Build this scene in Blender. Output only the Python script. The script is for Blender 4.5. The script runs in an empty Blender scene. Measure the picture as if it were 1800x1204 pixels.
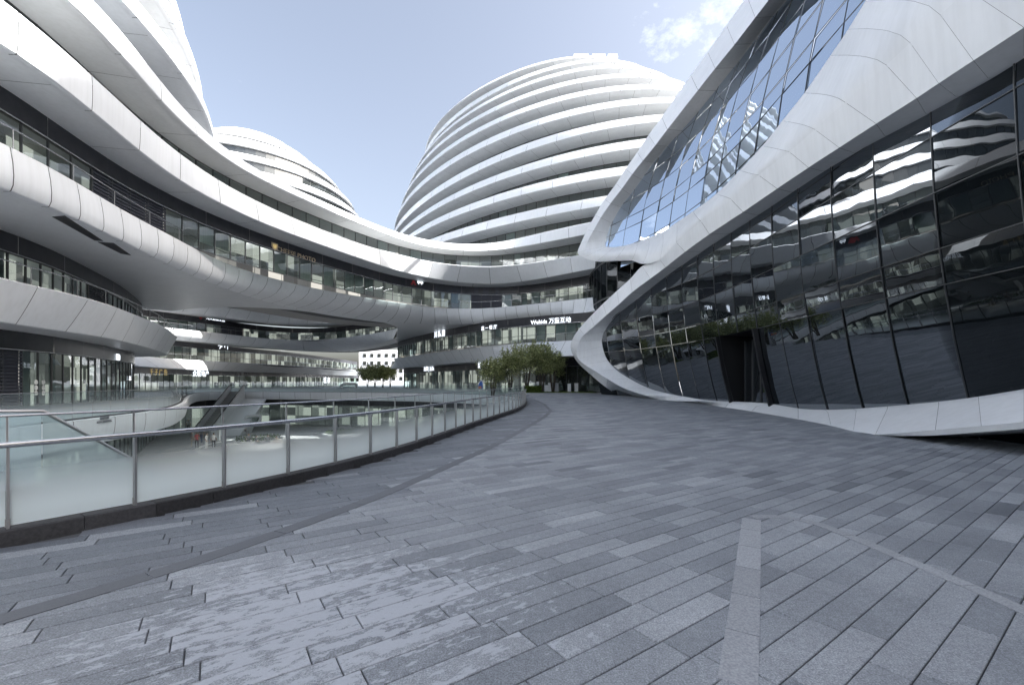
import bpy, bmesh, math, random
import numpy as np
from mathutils import Vector, Matrix
from mathutils.geometry import tessellate_polygon

rad = math.radians
rng = random.Random(11)
sc = bpy.context.scene
COL = sc.collection
PI = math.pi

# ------------------------------------------------------------------ camera
FPX, YH, CAMH = 760.0, 670.0, 1.6          # focal length and horizon of the 1800 px wide photograph, eye height
cam_d = bpy.data.cameras.new('camera')
cam = bpy.data.objects.new('camera', cam_d)
COL.objects.link(cam)
cam_d.sensor_width = 36.0
cam_d.lens = FPX / 1800 * 36
cam_d.shift_y = (YH - 602) / 1800
cam_d.clip_start = 0.05
cam_d.clip_end = 5000
cam.location = (0, 0, CAMH)
cam.rotation_euler = (rad(90), 0, 0)
sc.camera = cam

# ------------------------------------------------------------------ sun, sky, exposure
SUN_AZ, SUN_EL = rad(-13), rad(37)          # azimuth from +X (right) towards +Y (ahead)
sdir = Vector((math.cos(SUN_EL) * math.cos(SUN_AZ), math.cos(SUN_EL) * math.sin(SUN_AZ), math.sin(SUN_EL)))
sun_d = bpy.data.lights.new('sun', 'SUN')
sun_d.energy = 4.4
sun_d.angle = rad(0.53)
sun_d.color = (1.0, 0.98, 0.955)
sun = bpy.data.objects.new('sun', sun_d)
COL.objects.link(sun)
sun.location = (60, 30, 90)
sun.rotation_euler = (-sdir).to_track_quat('-Z', 'Y').to_euler()

world = bpy.data.worlds.new('World')
sc.world = world
world.use_nodes = True
nt = world.node_tree
nt.nodes.clear()
N = nt.nodes.new
out = N('ShaderNodeOutputWorld')
bg = N('ShaderNodeBackground')
sky = N('ShaderNodeTexSky')
sky.sky_type = 'NISHITA'
sky.sun_disc = False
sky.sun_elevation = SUN_EL
sky.sun_rotation = math.atan2(sdir.x, sdir.y)
sky.air_density = 1.0
sky.dust_density = 6.0
sky.ozone_density = 0.8
# fair-weather clouds over the whole dome (direction-based noise)
tc = N('ShaderNodeTexCoord')
sep = N('ShaderNodeSeparateXYZ')
nt.links.new(tc.outputs['Generated'], sep.inputs[0])
addz = N('ShaderNodeMath'); addz.operation = 'MAXIMUM'; addz.inputs[1].default_value = 0.0
nt.links.new(sep.outputs['Z'], addz.inputs[0])
addz2 = N('ShaderNodeMath'); addz2.operation = 'ADD'; addz2.inputs[1].default_value = 0.22
nt.links.new(addz.outputs[0], addz2.inputs[0])
vd = N('ShaderNodeVectorMath'); vd.operation = 'DIVIDE'
cmb = N('ShaderNodeCombineXYZ')
for k in range(3):
    nt.links.new(addz2.outputs[0], cmb.inputs[k])
nt.links.new(tc.outputs['Generated'], vd.inputs[0])
nt.links.new(cmb.outputs[0], vd.inputs[1])
mp = N('ShaderNodeMapping')
mp.inputs['Location'].default_value = (-10.29, 19.70, 0.0)
nt.links.new(vd.outputs[0], mp.inputs[0])
cn = N('ShaderNodeTexNoise')
cn.inputs['Scale'].default_value = 2.1
cn.inputs['Detail'].default_value = 8
cn.inputs['Roughness'].default_value = 0.70
nt.links.new(mp.outputs[0], cn.inputs['Vector'])
cr = N('ShaderNodeValToRGB')
cr.color_ramp.elements[0].position = 0.61
cr.color_ramp.elements[0].color = (0, 0, 0, 1)
cr.color_ramp.elements[1].position = 0.92
cr.color_ramp.elements[1].color = (0.85, 0.85, 0.85, 1)
nt.links.new(cn.outputs[0], cr.inputs[0])
mixc = N('ShaderNodeMix'); mixc.data_type = 'RGBA'
mixc.inputs['B'].default_value = (7.4, 7.6, 8.0, 1)
nt.links.new(cr.outputs[0], mixc.inputs['Factor'])
hs = N('ShaderNodeHueSaturation')
hs.inputs['Saturation'].default_value = 0.68
nt.links.new(sky.outputs[0], hs.inputs['Color'])
nt.links.new(hs.outputs[0], mixc.inputs['A'])
nt.links.new(mixc.outputs['Result'], bg.inputs[0])
bg.inputs[1].default_value = 0.092
nt.links.new(bg.outputs[0], out.inputs[0])

vs = sc.view_settings
vs.view_transform = 'Standard'
vs.look = 'None'
vs.exposure = 1.95
vs.gamma = 1.0
vs.use_curve_mapping = False
sc.cycles.use_denoising = True
sc.cycles.max_bounces = 8
sc.cycles.diffuse_bounces = 6
sc.cycles.glossy_bounces = 3
sc.cycles.transmission_bounces = 4
sc.cycles.transparent_max_bounces = 14
sc.cycles.caustics_reflective = False
sc.cycles.caustics_refractive = False
sc.cycles.sample_clamp_indirect = 10

# ------------------------------------------------------------------ materials
def mat(name, color=(0.8, 0.8, 0.8), rough=0.5, metal=0.0, spec=0.5, emit=None, estr=0.0):
    m = bpy.data.materials.new(name)
    m.use_nodes = True
    b = m.node_tree.nodes['Principled BSDF']
    b.inputs['Base Color'].default_value = (*color, 1)
    b.inputs['Roughness'].default_value = rough
    b.inputs['Metallic'].default_value = metal
    b.inputs['Specular IOR Level'].default_value = spec
    if emit:
        b.inputs['Emission Color'].default_value = (*emit, 1)
        b.inputs['Emission Strength'].default_value = estr
    return m

def nd(m, t):
    return m.node_tree.nodes.new(t)

def ln(m, a, b):
    m.node_tree.links.new(a, b)

def ramp(m, fac, stops):
    r = nd(m, 'ShaderNodeValToRGB')
    el = r.color_ramp.elements
    while len(el) < len(stops):
        el.new(0.5)
    for e, (p, c) in zip(el, stops):
        e.position = p
        e.color = (*c, 1) if len(c) == 3 else c
    ln(m, fac, r.inputs[0])
    return r.outputs[0]

def noise_mat(name, c0, c1, scale=3.0, rough=0.5, detail=6, bump=0.0, stretch=(1, 1, 1), spec=0.5, metal=0.0, rnd=0.0):
    m = mat(name, c0, rough, metal, spec)
    b = m.node_tree.nodes['Principled BSDF']
    g = nd(m, 'ShaderNodeNewGeometry')
    mpn = nd(m, 'ShaderNodeMapping')
    mpn.inputs['Scale'].default_value = stretch
    ln(m, g.outputs['Position'], mpn.inputs[0])
    n = nd(m, 'ShaderNodeTexNoise')
    n.inputs['Scale'].default_value = scale
    n.inputs['Detail'].default_value = detail
    n.inputs['Roughness'].default_value = 0.6
    ln(m, mpn.outputs[0], n.inputs['Vector'])
    o = ramp(m, n.outputs[0], [(0.3, c0), (0.7, c1)])
    if rnd:
        oi = nd(m, 'ShaderNodeObjectInfo')
        mr = nd(m, 'ShaderNodeMapRange')
        mr.inputs['To Min'].default_value = 1 - rnd
        mr.inputs['To Max'].default_value = 1 + rnd * 0.4
        ln(m, oi.outputs['Random'], mr.inputs[0])
        mx = nd(m, 'ShaderNodeVectorMath'); mx.operation = 'SCALE'
        ln(m, o, mx.inputs[0]); ln(m, mr.outputs[0], mx.inputs['Scale'])
        o = mx.outputs[0]
    ln(m, o, b.inputs['Base Color'])
    if bump:
        bp = nd(m, 'ShaderNodeBump')
        bp.inputs['Strength'].default_value = bump
        bp.inputs['Distance'].default_value = 0.01
        ln(m, n.outputs[0], bp.inputs['Height'])
        ln(m, bp.outputs[0], b.inputs['Normal'])
    return m

def streaks(m, amt=0.06):
    b = m.node_tree.nodes['Principled BSDF']
    src = b.inputs['Base Color'].links[0].from_socket
    g = nd(m, 'ShaderNodeNewGeometry')
    mp_ = nd(m, 'ShaderNodeMapping'); mp_.inputs['Scale'].default_value = (5.0, 5.0, 0.22)
    ln(m, g.outputs['Position'], mp_.inputs[0])
    n = nd(m, 'ShaderNodeTexNoise'); n.inputs['Scale'].default_value = 1.0; n.inputs['Detail'].default_value = 5
    ln(m, mp_.outputs[0], n.inputs['Vector'])
    c = ramp(m, n.outputs[0], [(0.40, (1, 1, 1)), (0.75, (1 - amt, 1 - amt, 1 - amt * 1.1))])
    mx = nd(m, 'ShaderNodeMix'); mx.data_type = 'RGBA'; mx.blend_type = 'MULTIPLY'; mx.inputs['Factor'].default_value = 1
    ln(m, src, mx.inputs['A']); ln(m, c, mx.inputs['B'])
    ln(m, mx.outputs['Result'], b.inputs['Base Color'])
    n2 = nd(m, 'ShaderNodeTexNoise'); n2.inputs['Scale'].default_value = 0.35; n2.inputs['Detail'].default_value = 3
    ln(m, g.outputs['Position'], n2.inputs['Vector'])
    bp = nd(m, 'ShaderNodeBump'); bp.inputs['Strength'].default_value = 0.25; bp.inputs['Distance'].default_value = 0.02
    ln(m, n2.outputs[0], bp.inputs['Height']); ln(m, bp.outputs[0], b.inputs['Normal'])

M = {}
M['white'] = noise_mat('white_aluminium', (0.80, 0.83, 0.86), (0.85, 0.88, 0.91), 0.7, 0.34, 5, 0.0, (1, 1, 0.35), 0.45, 0, 0.05)
M['white2'] = noise_mat('white_ribbon_aluminium', (0.77, 0.79, 0.81), (0.84, 0.86, 0.88), 0.9, 0.38, 7, 0.02, (1, 1, 0.5), 0.45, 0, 0.05)
M['soffit'] = noise_mat('soffit_aluminium', (0.76, 0.79, 0.82), (0.82, 0.85, 0.88), 0.8, 0.36, 5, 0, (1, 1, 1), 0.45, 0, 0.05)
for _k in ('white', 'white2', 'soffit'): streaks(M[_k])
M['joint'] = mat('joint_seal', (0.10, 0.105, 0.11), 0.8)
M['slab'] = mat('interior_slab', (0.38, 0.38, 0.38), 0.8)
M['dark'] = noise_mat('charcoal_cladding', (0.025, 0.027, 0.034), (0.045, 0.047, 0.056), 1.5, 0.32, 4, 0, (1, 1, 1), 0.5, 0, 0.15)
M['black'] = mat('black_metal', (0.012, 0.012, 0.014), 0.4)
M['mull'] = mat('mullion_metal', (0.10, 0.105, 0.11), 0.35, 0.6)
M['steel'] = mat('brushed_steel', (0.62, 0.63, 0.65), 0.26, 1.0)
M['post'] = mat('dark_steel_post', (0.42, 0.415, 0.42), 0.32, 0.85)
M['louvre'] = mat('louvre_metal', (0.060, 0.064, 0.085), 0.45, 0.2)
M['kerb'] = noise_mat('dark_granite_kerb', (0.028, 0.028, 0.032), (0.06, 0.06, 0.065), 30, 0.6, 8, 0.3, (1, 1, 1), 0.4, 0, 0.35)
M['curtain'] = noise_mat('pale_curtain', (0.55, 0.58, 0.57), (0.78, 0.80, 0.78), 3.0, 0.8, 2, 0, (9, 9, 0.1), 0.2, 0, 0.35)
M['sign_w'] = mat('sign_letter_white', (0.85, 0.87, 0.9), 0.5, emit=(0.85, 0.92, 1.0), estr=0.55)
M['sign_g'] = mat('sign_letter_gold', (0.62, 0.47, 0.20), 0.4, emit=(0.8, 0.6, 0.25), estr=0.12)
M['sign_b'] = mat('sign_letter_bronze', (0.62, 0.50, 0.34), 0.45, 0.0)
M['sign_grey'] = mat('sign_letter_grey', (0.25, 0.26, 0.28), 0.5)
M['sign_r'] = mat('sign_red', (0.50, 0.06, 0.07), 0.5)
M['sign_blue'] = mat('sign_blue', (0.03, 0.12, 0.45), 0.5)
M['sign_orange'] = mat('sign_orange', (0.75, 0.25, 0.08), 0.5)
M['plainwhite'] = mat('white_paint', (0.78, 0.79, 0.80), 0.45)
M['bark'] = noise_mat('bark', (0.05, 0.04, 0.03), (0.13, 0.11, 0.09), 20, 0.9, 6, 0.4)
M['unlit_black'] = mat('interior_black', (0.006, 0.006, 0.007), 0.6)  # near-black for the unlit door recess, ribbon gap and light-blocking wall
M['ground_far'] = noise_mat('grey_granite_deck', (0.24, 0.255, 0.275), (0.33, 0.345, 0.365), 2.0, 0.6, 8)
M['floor_low'] = noise_mat('sunken_granite', (0.28, 0.285, 0.29), (0.40, 0.405, 0.41), 0.8, 0.6, 8)

def leaf_mat(name, c0, c1):
    m = mat(name, c0, 0.55, 0, 0.3)
    b = m.node_tree.nodes['Principled BSDF']
    g = nd(m, 'ShaderNodeNewGeometry')
    o = ramp(m, g.outputs['Random Per Island'], [(0.0, c0), (0.6, c1), (1.0, tuple(min(1, x * 1.9) for x in c1))])
    ln(m, o, b.inputs['Base Color'])
    tr = nd(m, 'ShaderNodeBsdfTranslucent')
    ln(m, o, tr.inputs[0])
    mx = nd(m, 'ShaderNodeMixShader')
    mx.inputs[0].default_value = 0.42
    ln(m, b.outputs[0], mx.inputs[1]); ln(m, tr.outputs[0], mx.inputs[2])
    ln(m, mx.outputs[0], m.node_tree.nodes['Material Output'].inputs[0])
    return m
M['leaf'] = leaf_mat('olive_foliage', (0.12, 0.15, 0.055), (0.30, 0.33, 0.16))
M['leaf2'] = leaf_mat('dark_foliage', (0.025, 0.05, 0.015), (0.09, 0.14, 0.04))
M['hedge'] = leaf_mat('hedge_foliage', (0.03, 0.055, 0.012), (0.10, 0.15, 0.03))
M['grass'] = leaf_mat('grass_blades', (0.05, 0.09, 0.02), (0.12, 0.17, 0.05))

def glass_mat(name, tint=(0.55, 0.62, 0.62), base=0.10, gain=0.75, rough=0.0, wav=0.0, gcol=(0.9, 0.94, 0.97), body=None):
    """window glass: reflection grows with angle; what is not reflected passes (or meets a dark body)"""
    m = bpy.data.materials.new(name)
    m.use_nodes = True
    nt_ = m.node_tree
    nt_.nodes.clear()
    o = nd(m, 'ShaderNodeOutputMaterial')
    lw = nd(m, 'ShaderNodeLayerWeight')
    lw.inputs['Blend'].default_value = 0.25
    mr = nd(m, 'ShaderNodeMapRange')
    mr.inputs['To Min'].default_value = base
    mr.inputs['To Max'].default_value = min(1, base + gain)
    ln(m, lw.outputs['Fresnel'], mr.inputs[0])
    gl = nd(m, 'ShaderNodeBsdfGlossy')
    gl.inputs['Roughness'].default_value = rough
    gl.inputs[0].default_value = (*gcol, 1)
    if body is None:
        t = nd(m, 'ShaderNodeBsdfTransparent')
        t.inputs[0].default_value = (*tint, 1)
    else:
        t = nd(m, 'ShaderNodeBsdfDiffuse')
        t.inputs[0].default_value = (*body, 1)
    if wav:
        g = nd(m, 'ShaderNodeNewGeometry')
        n = nd(m, 'ShaderNodeTexNoise')
        n.inputs['Scale'].default_value = 0.55
        n.inputs['Detail'].default_value = 2
        oi = nd(m, 'ShaderNodeObjectInfo')
        ad = nd(m, 'ShaderNodeVectorMath'); ad.operation = 'ADD'
        sc_ = nd(m, 'ShaderNodeVectorMath'); sc_.operation = 'SCALE'
        cx = nd(m, 'ShaderNodeCombineXYZ')
        ln(m, oi.outputs['Random'], cx.inputs[0]); ln(m, oi.outputs['Random'], cx.inputs[2])
        sc_.inputs['Scale'].default_value = 40
        ln(m, cx.outputs[0], sc_.inputs[0])
        ln(m, g.outputs['Position'], ad.inputs[0]); ln(m, sc_.outputs[0], ad.inputs[1])
        ln(m, ad.outputs[0], n.inputs['Vector'])
        bp = nd(m, 'ShaderNodeBump')
        bp.inputs['Strength'].default_value = 1.0
        bp.inputs['Distance'].default_value = wav
        ln(m, n.outputs[0], bp.inputs['Height'])
        ln(m, bp.outputs[0], gl.inputs['Normal'])
    mx = nd(m, 'ShaderNodeMixShader')
    ln(m, mr.outputs[0], mx.inputs[0])
    ln(m, t.outputs[0], mx.inputs[1])
    ln(m, gl.outputs[0], mx.inputs[2])
    ln(m, mx.outputs[0], o.inputs[0])
    return m

M['glass'] = glass_mat('window_glass', (0.52, 0.60, 0.58), 0.10, 0.8, 0.0, 0.006)
M['glass_rear'] = glass_mat('tinted_glass_strip', base=0.12, gain=0.7, rough=0.02, body=(0.03, 0.034, 0.034))
M['facade_glass'] = glass_mat('dark_facade_glass', base=0.03, gain=0.26, rough=0.0, wav=0.007, gcol=(0.86, 0.92, 1.0), body=(0.006, 0.008, 0.009))
M['facade_glass2'] = glass_mat('mirror_facade_glass', base=0.44, gain=0.40, rough=0.0, wav=0.006, gcol=(0.78, 0.88, 1.0), body=(0.008, 0.01, 0.012))

def interior_mat():
    m = mat('shop_interior', (0.2, 0.2, 0.2), 0.8)
    b = m.node_tree.nodes['Principled BSDF']
    g = nd(m, 'ShaderNodeNewGeometry')
    mp_ = nd(m, 'ShaderNodeMapping')
    mp_.inputs['Scale'].default_value = (0.9, 0.9, 0.55)
    ln(m, g.outputs['Position'], mp_.inputs[0])
    sn = nd(m, 'ShaderNodeVectorMath'); sn.operation = 'SNAP'
    sn.inputs[1].default_value = (1.25, 1.25, 0.75)
    ln(m, mp_.outputs[0], sn.inputs[0])
    v = nd(m, 'ShaderNodeTexWhiteNoise')
    ln(m, sn.outputs[0], v.inputs['Vector'])
    sp = nd(m, 'ShaderNodeSeparateColor')
    ln(m, v.outputs['Color'], sp.inputs[0])
    o = ramp(m, sp.outputs[0], [(0.0, (0.02, 0.02, 0.02)), (0.35, (0.09, 0.085, 0.08)), (0.6, (0.26, 0.25, 0.23)), (0.8, (0.55, 0.55, 0.53)), (1.0, (0.10, 0.11, 0.12))])
    ln(m, o, b.inputs['Base Color'])
    # glow put on the whole wall, stronger in some cells, to brighten the windows
    o2 = ramp(m, sp.outputs[1], [(0.45, (0.10, 0.10, 0.10)), (0.62, (0.30, 0.30, 0.28)), (0.85, (0.9, 0.86, 0.78))])
    ln(m, o2, b.inputs['Emission Color'])
    b.inputs['Emission Strength'].default_value = 0.24
    return m
M['interior'] = interior_mat()

def frosted_mat(name, z0, z1, col=(0.70, 0.80, 0.82), top=0.06, bot=0.93):
    """glass with a printed frit that fades out towards the top"""
    m = bpy.data.materials.new(name)
    m.use_nodes = True
    m.node_tree.nodes.clear()
    o = nd(m, 'ShaderNodeOutputMaterial')
    g = nd(m, 'ShaderNodeNewGeometry')
    s = nd(m, 'ShaderNodeSeparateXYZ')
    ln(m, g.outputs['Position'], s.inputs[0])
    mr = nd(m, 'ShaderNodeMapRange')
    mr.interpolation_type = 'SMOOTHSTEP'
    mr.inputs['From Min'].default_value = z0
    mr.inputs['From Max'].default_value = z1
    mr.inputs['To Min'].default_value = bot
    mr.inputs['To Max'].default_value = top
    ln(m, s.outputs['Z'], mr.inputs[0])
    tr = nd(m, 'ShaderNodeBsdfTransparent'); tr.inputs[0].default_value = (0.86, 0.93, 0.92, 1)
    df = nd(m, 'ShaderNodeBsdfDiffuse'); df.inputs[0].default_value = (*col, 1)
    tl = nd(m, 'ShaderNodeBsdfTranslucent'); tl.inputs[0].default_value = (*col, 1)
    m1 = nd(m, 'ShaderNodeMixShader'); m1.inputs[0].default_value = 0.4
    ln(m, df.outputs[0], m1.inputs[1]); ln(m, tl.outputs[0], m1.inputs[2])
    m2 = nd(m, 'ShaderNodeMixShader')
    ln(m, mr.outputs[0], m2.inputs[0]); ln(m, tr.outputs[0], m2.inputs[1]); ln(m, m1.outputs[0], m2.inputs[2])
    gl = nd(m, 'ShaderNodeBsdfGlossy'); gl.inputs['Roughness'].default_value = 0.02
    lw = nd(m, 'ShaderNodeLayerWeight'); lw.inputs['Blend'].default_value = 0.12
    m3 = nd(m, 'ShaderNodeMixShader')
    ln(m, lw.outputs['Fresnel'], m3.inputs[0]); ln(m, m2.outputs[0], m3.inputs[1]); ln(m, gl.outputs[0], m3.inputs[2])
    ln(m, m3.outputs[0], o.inputs[0])
    return m
M['frost'] = frosted_mat('fritted_glass', 0.28, 0.93, (0.80, 0.89, 0.91), 0.03, 0.95)

def paver_mat(name, island, dark=False):
    m = mat(name, (0.2, 0.2, 0.22), 0.55, 0, 0.45)
    b = m.node_tree.nodes['Principled BSDF']
    g = nd(m, 'ShaderNodeNewGeometry')
    oi = nd(m, 'ShaderNodeObjectInfo')
    rnd = g.outputs['Random Per Island'] if island else oi.outputs['Random']
    base = ramp(m, rnd, [(0.0, (0.140, 0.152, 0.168)), (0.07, (0.200, 0.215, 0.234)), (0.55, (0.250, 0.267, 0.287)), (0.93, (0.295, 0.312, 0.332)), (1.0, (0.335, 0.352, 0.372))])
    if dark:
        base = ramp(m, rnd, [(0.0, (0.135, 0.147, 0.165)), (0.6, (0.165, 0.178, 0.198)), (0.93, (0.19, 0.205, 0.225)), (1.0, (0.30, 0.315, 0.335))])
    def noise(scale, detail=2, rough=0.6, vec=None):
        n = nd(m, 'ShaderNodeTexNoise')
        n.inputs['Scale'].default_value = scale
        n.inputs['Detail'].default_value = detail
        n.inputs['Roughness'].default_value = rough
        ln(m, vec if vec is not None else g.outputs['Position'], n.inputs['Vector'])
        return n.outputs[0]
    speck = ramp(m, noise(95, 3, 0.8), [(0.32, (0.45, 0.45, 0.46)), (0.5, (1, 1, 1)), (0.70, (1.9, 1.9, 1.9))])
    mul = nd(m, 'ShaderNodeMix'); mul.data_type = 'RGBA'; mul.blend_type = 'MULTIPLY'; mul.inputs['Factor'].default_value = 0.8
    ln(m, base, mul.inputs['A']); ln(m, speck, mul.inputs['B'])
    # dull cloudiness over several pavers
    cl = ramp(m, noise(1.1, 5, 0.6), [(0.3, (0.80, 0.80, 0.81)), (0.7, (1.12, 1.12, 1.12))])
    mul2 = nd(m, 'ShaderNodeMix'); mul2.data_type = 'RGBA'; mul2.blend_type = 'MULTIPLY'; mul2.inputs['Factor'].default_value = 1
    ln(m, mul.outputs['Result'], mul2.inputs['A']); ln(m, cl, mul2.inputs['B'])
    mo_t = ramp(m, noise(20, 6, 0.75), [(0.30, (0.78, 0.78, 0.79)), (0.5, (1, 1, 1)), (0.72, (1.22, 1.22, 1.22))])
    mul3 = nd(m, 'ShaderNodeMix'); mul3.data_type = 'RGBA'; mul3.blend_type = 'MULTIPLY'; mul3.inputs['Factor'].default_value = 1
    ln(m, mul2.outputs['Result'], mul3.inputs['A']); ln(m, mo_t, mul3.inputs['B'])
    mul2 = mul3
    # lime bloom: flaky pale crust on the pavers in front of the balustrade
    rt = nd(m, 'ShaderNodeMapping')
    rt.inputs['Rotation'].default_value = (0, 0, rad(-34.5))
    ln(m, g.outputs['Position'], rt.inputs[0])
    st = nd(m, 'ShaderNodeMapping')
    st.inputs['Scale'].default_value = (0.42, 1.0, 1)
    ln(m, rt.outputs[0], st.inputs[0])
    flake = noise(15, 7, 0.68, st.outputs[0])
    mk = nd(m, 'ShaderNodeMapping')
    mk.vector_type = 'TEXTURE'
    mk.inputs['Location'].default_value = (-1.25, 3.05, 0)
    mk.inputs['Rotation'].default_value = (0, 0, rad(10))
    mk.inputs['Scale'].default_value = (2.5, 1.55, 1)
    ln(m, g.outputs['Position'], mk.inputs[0])
    ll = nd(m, 'ShaderNodeVectorMath'); ll.operation = 'LENGTH'
    ln(m, mk.outputs[0], ll.inputs[0])
    rg = nd(m, 'ShaderNodeMapRange')
    rg.inputs['From Min'].default_value = 0.25; rg.inputs['From Max'].default_value = 1.0
    rg.inputs['To Min'].default_value = 0.075; rg.inputs['To Max'].default_value = -0.17
    ln(m, ll.outputs['Value'], rg.inputs[0])
    rj = nd(m, 'ShaderNodeMath'); rj.operation = 'MULTIPLY_ADD'
    ln(m, rnd, rj.inputs[0]); rj.inputs[1].default_value = 0.10; rj.inputs[2].default_value = -0.05
    a1 = nd(m, 'ShaderNodeMath'); a1.operation = 'ADD'
    ln(m, flake, a1.inputs[0]); ln(m, rg.outputs[0], a1.inputs[1])
    a2 = nd(m, 'ShaderNodeMath'); a2.operation = 'ADD'
    ln(m, a1.outputs[0], a2.inputs[0]); ln(m, rj.outputs[0], a2.inputs[1])
    fm = ramp(m, a2.outputs[0], [(0.525, (0, 0, 0)), (0.545, (1, 1, 1))])
    fs = nd(m, 'ShaderNodeMath'); fs.operation = 'MULTIPLY'; fs.inputs[1].default_value = 0.0 if dark else 0.78
    ln(m, fm, fs.inputs[0])
    mx = nd(m, 'ShaderNodeMix'); mx.data_type = 'RGBA'
    mx.inputs['B'].default_value = (0.43, 0.45, 0.49, 1)
    ln(m, fs.outputs[0], mx.inputs['Factor']); ln(m, mul2.outputs['Result'], mx.inputs['A'])
    ln(m, mx.outputs['Result'], b.inputs['Base Color'])
    bp = nd(m, 'ShaderNodeBump'); bp.inputs['Strength'].default_value = 0.35; bp.inputs['Distance'].default_value = 0.002
    ln(m, noise(130, 4, 0.7), bp.inputs['Height'])
    ln(m, bp.outputs[0], b.inputs['Normal'])
    return m
M['paver'] = paver_mat('granite_paver', False)
M['paver_field'] = paver_mat('granite_paver_field', True)
M['paver_edge'] = paver_mat('granite_paver_edge', False, True)
M['paver_edge_field'] = paver_mat('granite_paver_edge_field', True, True)
M['border'] = noise_mat('light_granite_border', (0.24, 0.25, 0.27), (0.44, 0.455, 0.475), 70, 0.55, 6, 0.2, (1, 1, 1), 0.4, 0, 0.15)
M['bandstone'] = noise_mat('slate_band_stone', (0.11, 0.118, 0.135), (0.16, 0.168, 0.185), 110, 0.55, 6, 0.2, (1, 1, 1), 0.4, 0, 0.2)

# ------------------------------------------------------------------ object helpers
def tag(o, label=None, cat=None, group=None, kind=None):
    if label: o['label'] = label
    if cat: o['category'] = cat
    if group: o['group'] = group
    if kind: o['kind'] = kind
    return o

def thing(name, loc, label, cat, group=None):
    o = bpy.data.objects.new(name, None)
    o.location = loc
    o.empty_display_size = 0.3
    COL.objects.link(o)
    return tag(o, label, cat, group)

def adopt(o, parent, local=False):
    o.parent = parent
    if not local and parent is not None:
        if parent.type == 'EMPTY':
            o.matrix_parent_inverse = Matrix.Translation(-Vector(parent.location))
    return o

def mesh_data(name, verts, faces, m, smooth=False):
    me = bpy.data.meshes.new(name)
    me.from_pydata([tuple(map(float, v)) for v in verts], [], faces)
    for mm in (m if isinstance(m, (list, tuple)) else [m]):
        me.materials.append(mm)
    if smooth:
        me.polygons.foreach_set('use_smooth', [True] * len(me.polygons))
    me.update()
    return me

def obj(name, me, parent=None, local=False):
    o = bpy.data.objects.new(name, me)
    COL.objects.link(o)
    if parent is not None:
        adopt(o, parent, local)
    return o

def mo(name, verts, faces, m, parent=None, smooth=False, local=False):
    return obj(name, mesh_data(name, verts, faces, m, smooth), parent, local)

class MB:
    """collects simple shapes for one mesh"""
    def __init__(s): s.v = []; s.f = []
    def add(s, verts, faces):
        b = len(s.v)
        s.v += [tuple(v) for v in verts]
        s.f += [tuple(b + i for i in f) for f in faces]
    def box(s, c, size, rz=0.0):
        x, y, z = size[0] / 2, size[1] / 2, size[2] / 2
        ca, sa = math.cos(rz), math.sin(rz)
        vs_ = []
        for dx, dy, dz in ((-x, -y, -z), (x, -y, -z), (x, y, -z), (-x, y, -z), (-x, -y, z), (x, -y, z), (x, y, z), (-x, y, z)):
            vs_.append((c[0] + dx * ca - dy * sa, c[1] + dx * sa + dy * ca, c[2] + dz))
        s.add(vs_, [(0, 3, 2, 1), (4, 5, 6, 7), (0, 1, 5, 4), (1, 2, 6, 5), (2, 3, 7, 6), (3, 0, 4, 7)])
    def tube(s, pts, r, n=8, cap=True):
        pts = [Vector(p) for p in pts]
        rings = []
        for i, p in enumerate(pts):
            t = (pts[min(i + 1, len(pts) - 1)] - pts[max(i - 1, 0)]).normalized()
            u = t.cross(Vector((0, 0, 1)))
            if u.length < 1e-3: u = Vector((1, 0, 0))
            u.normalize(); w = u.cross(t)
            rr = r[i] if isinstance(r, (list, tuple)) else r
            rings.append([p + (u * math.cos(a) + w * math.sin(a)) * rr for a in [2 * PI * k / n for k in range(n)]])
        vs_ = [q for R in rings for q in R]
        fs = []
        for i in range(len(rings) - 1):
            for k in range(n):
                a, b = i * n + k, i * n + (k + 1) % n
                fs.append((a, b, b + n, a + n))
        if cap:
            fs.append(tuple(range(n - 1, -1, -1)))
            fs.append(tuple(range(len(vs_) - n, len(vs_))))
        s.add(vs_, fs)
    def bar(s, p, q, w, d=None):
        """square bar from p to q"""
        p, q = Vector(p), Vector(q)
        t = (q - p).normalized()
        u = t.cross(Vector((0, 0, 1)))
        if u.length < 1e-3: u = Vector((1, 0, 0))
        u.normalize(); v = u.cross(t)
        d = d or w
        vs_ = [e + u * a * w / 2 + v * b * d / 2 for e in (p, q) for a, b in ((-1, -1), (1, -1), (1, 1), (-1, 1))]
        s.add(vs_, [(0, 1, 2, 3), (7, 6, 5, 4), (0, 4, 5, 1), (1, 5, 6, 2), (2, 6, 7, 3), (3, 7, 4, 0)])
    def build(s, name, m, parent=None, smooth=False, local=False):
        return mo(name, s.v, s.f, m, parent, smooth, local)

# ------------------------------------------------------------------ geometry helpers
def un(x, y, z):
    """photograph pixel seen at height z -> plan position"""
    Y = (z - CAMH) * FPX / (YH - y)
    return ((x - 900) / FPX * Y, Y)

def atY(x, Y):
    return ((x - 900) / FPX * Y, Y)

def proj(p):
    return 900 + p[0] / p[1] * FPX, YH - (p[2] - CAMH) / p[1] * FPX

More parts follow.
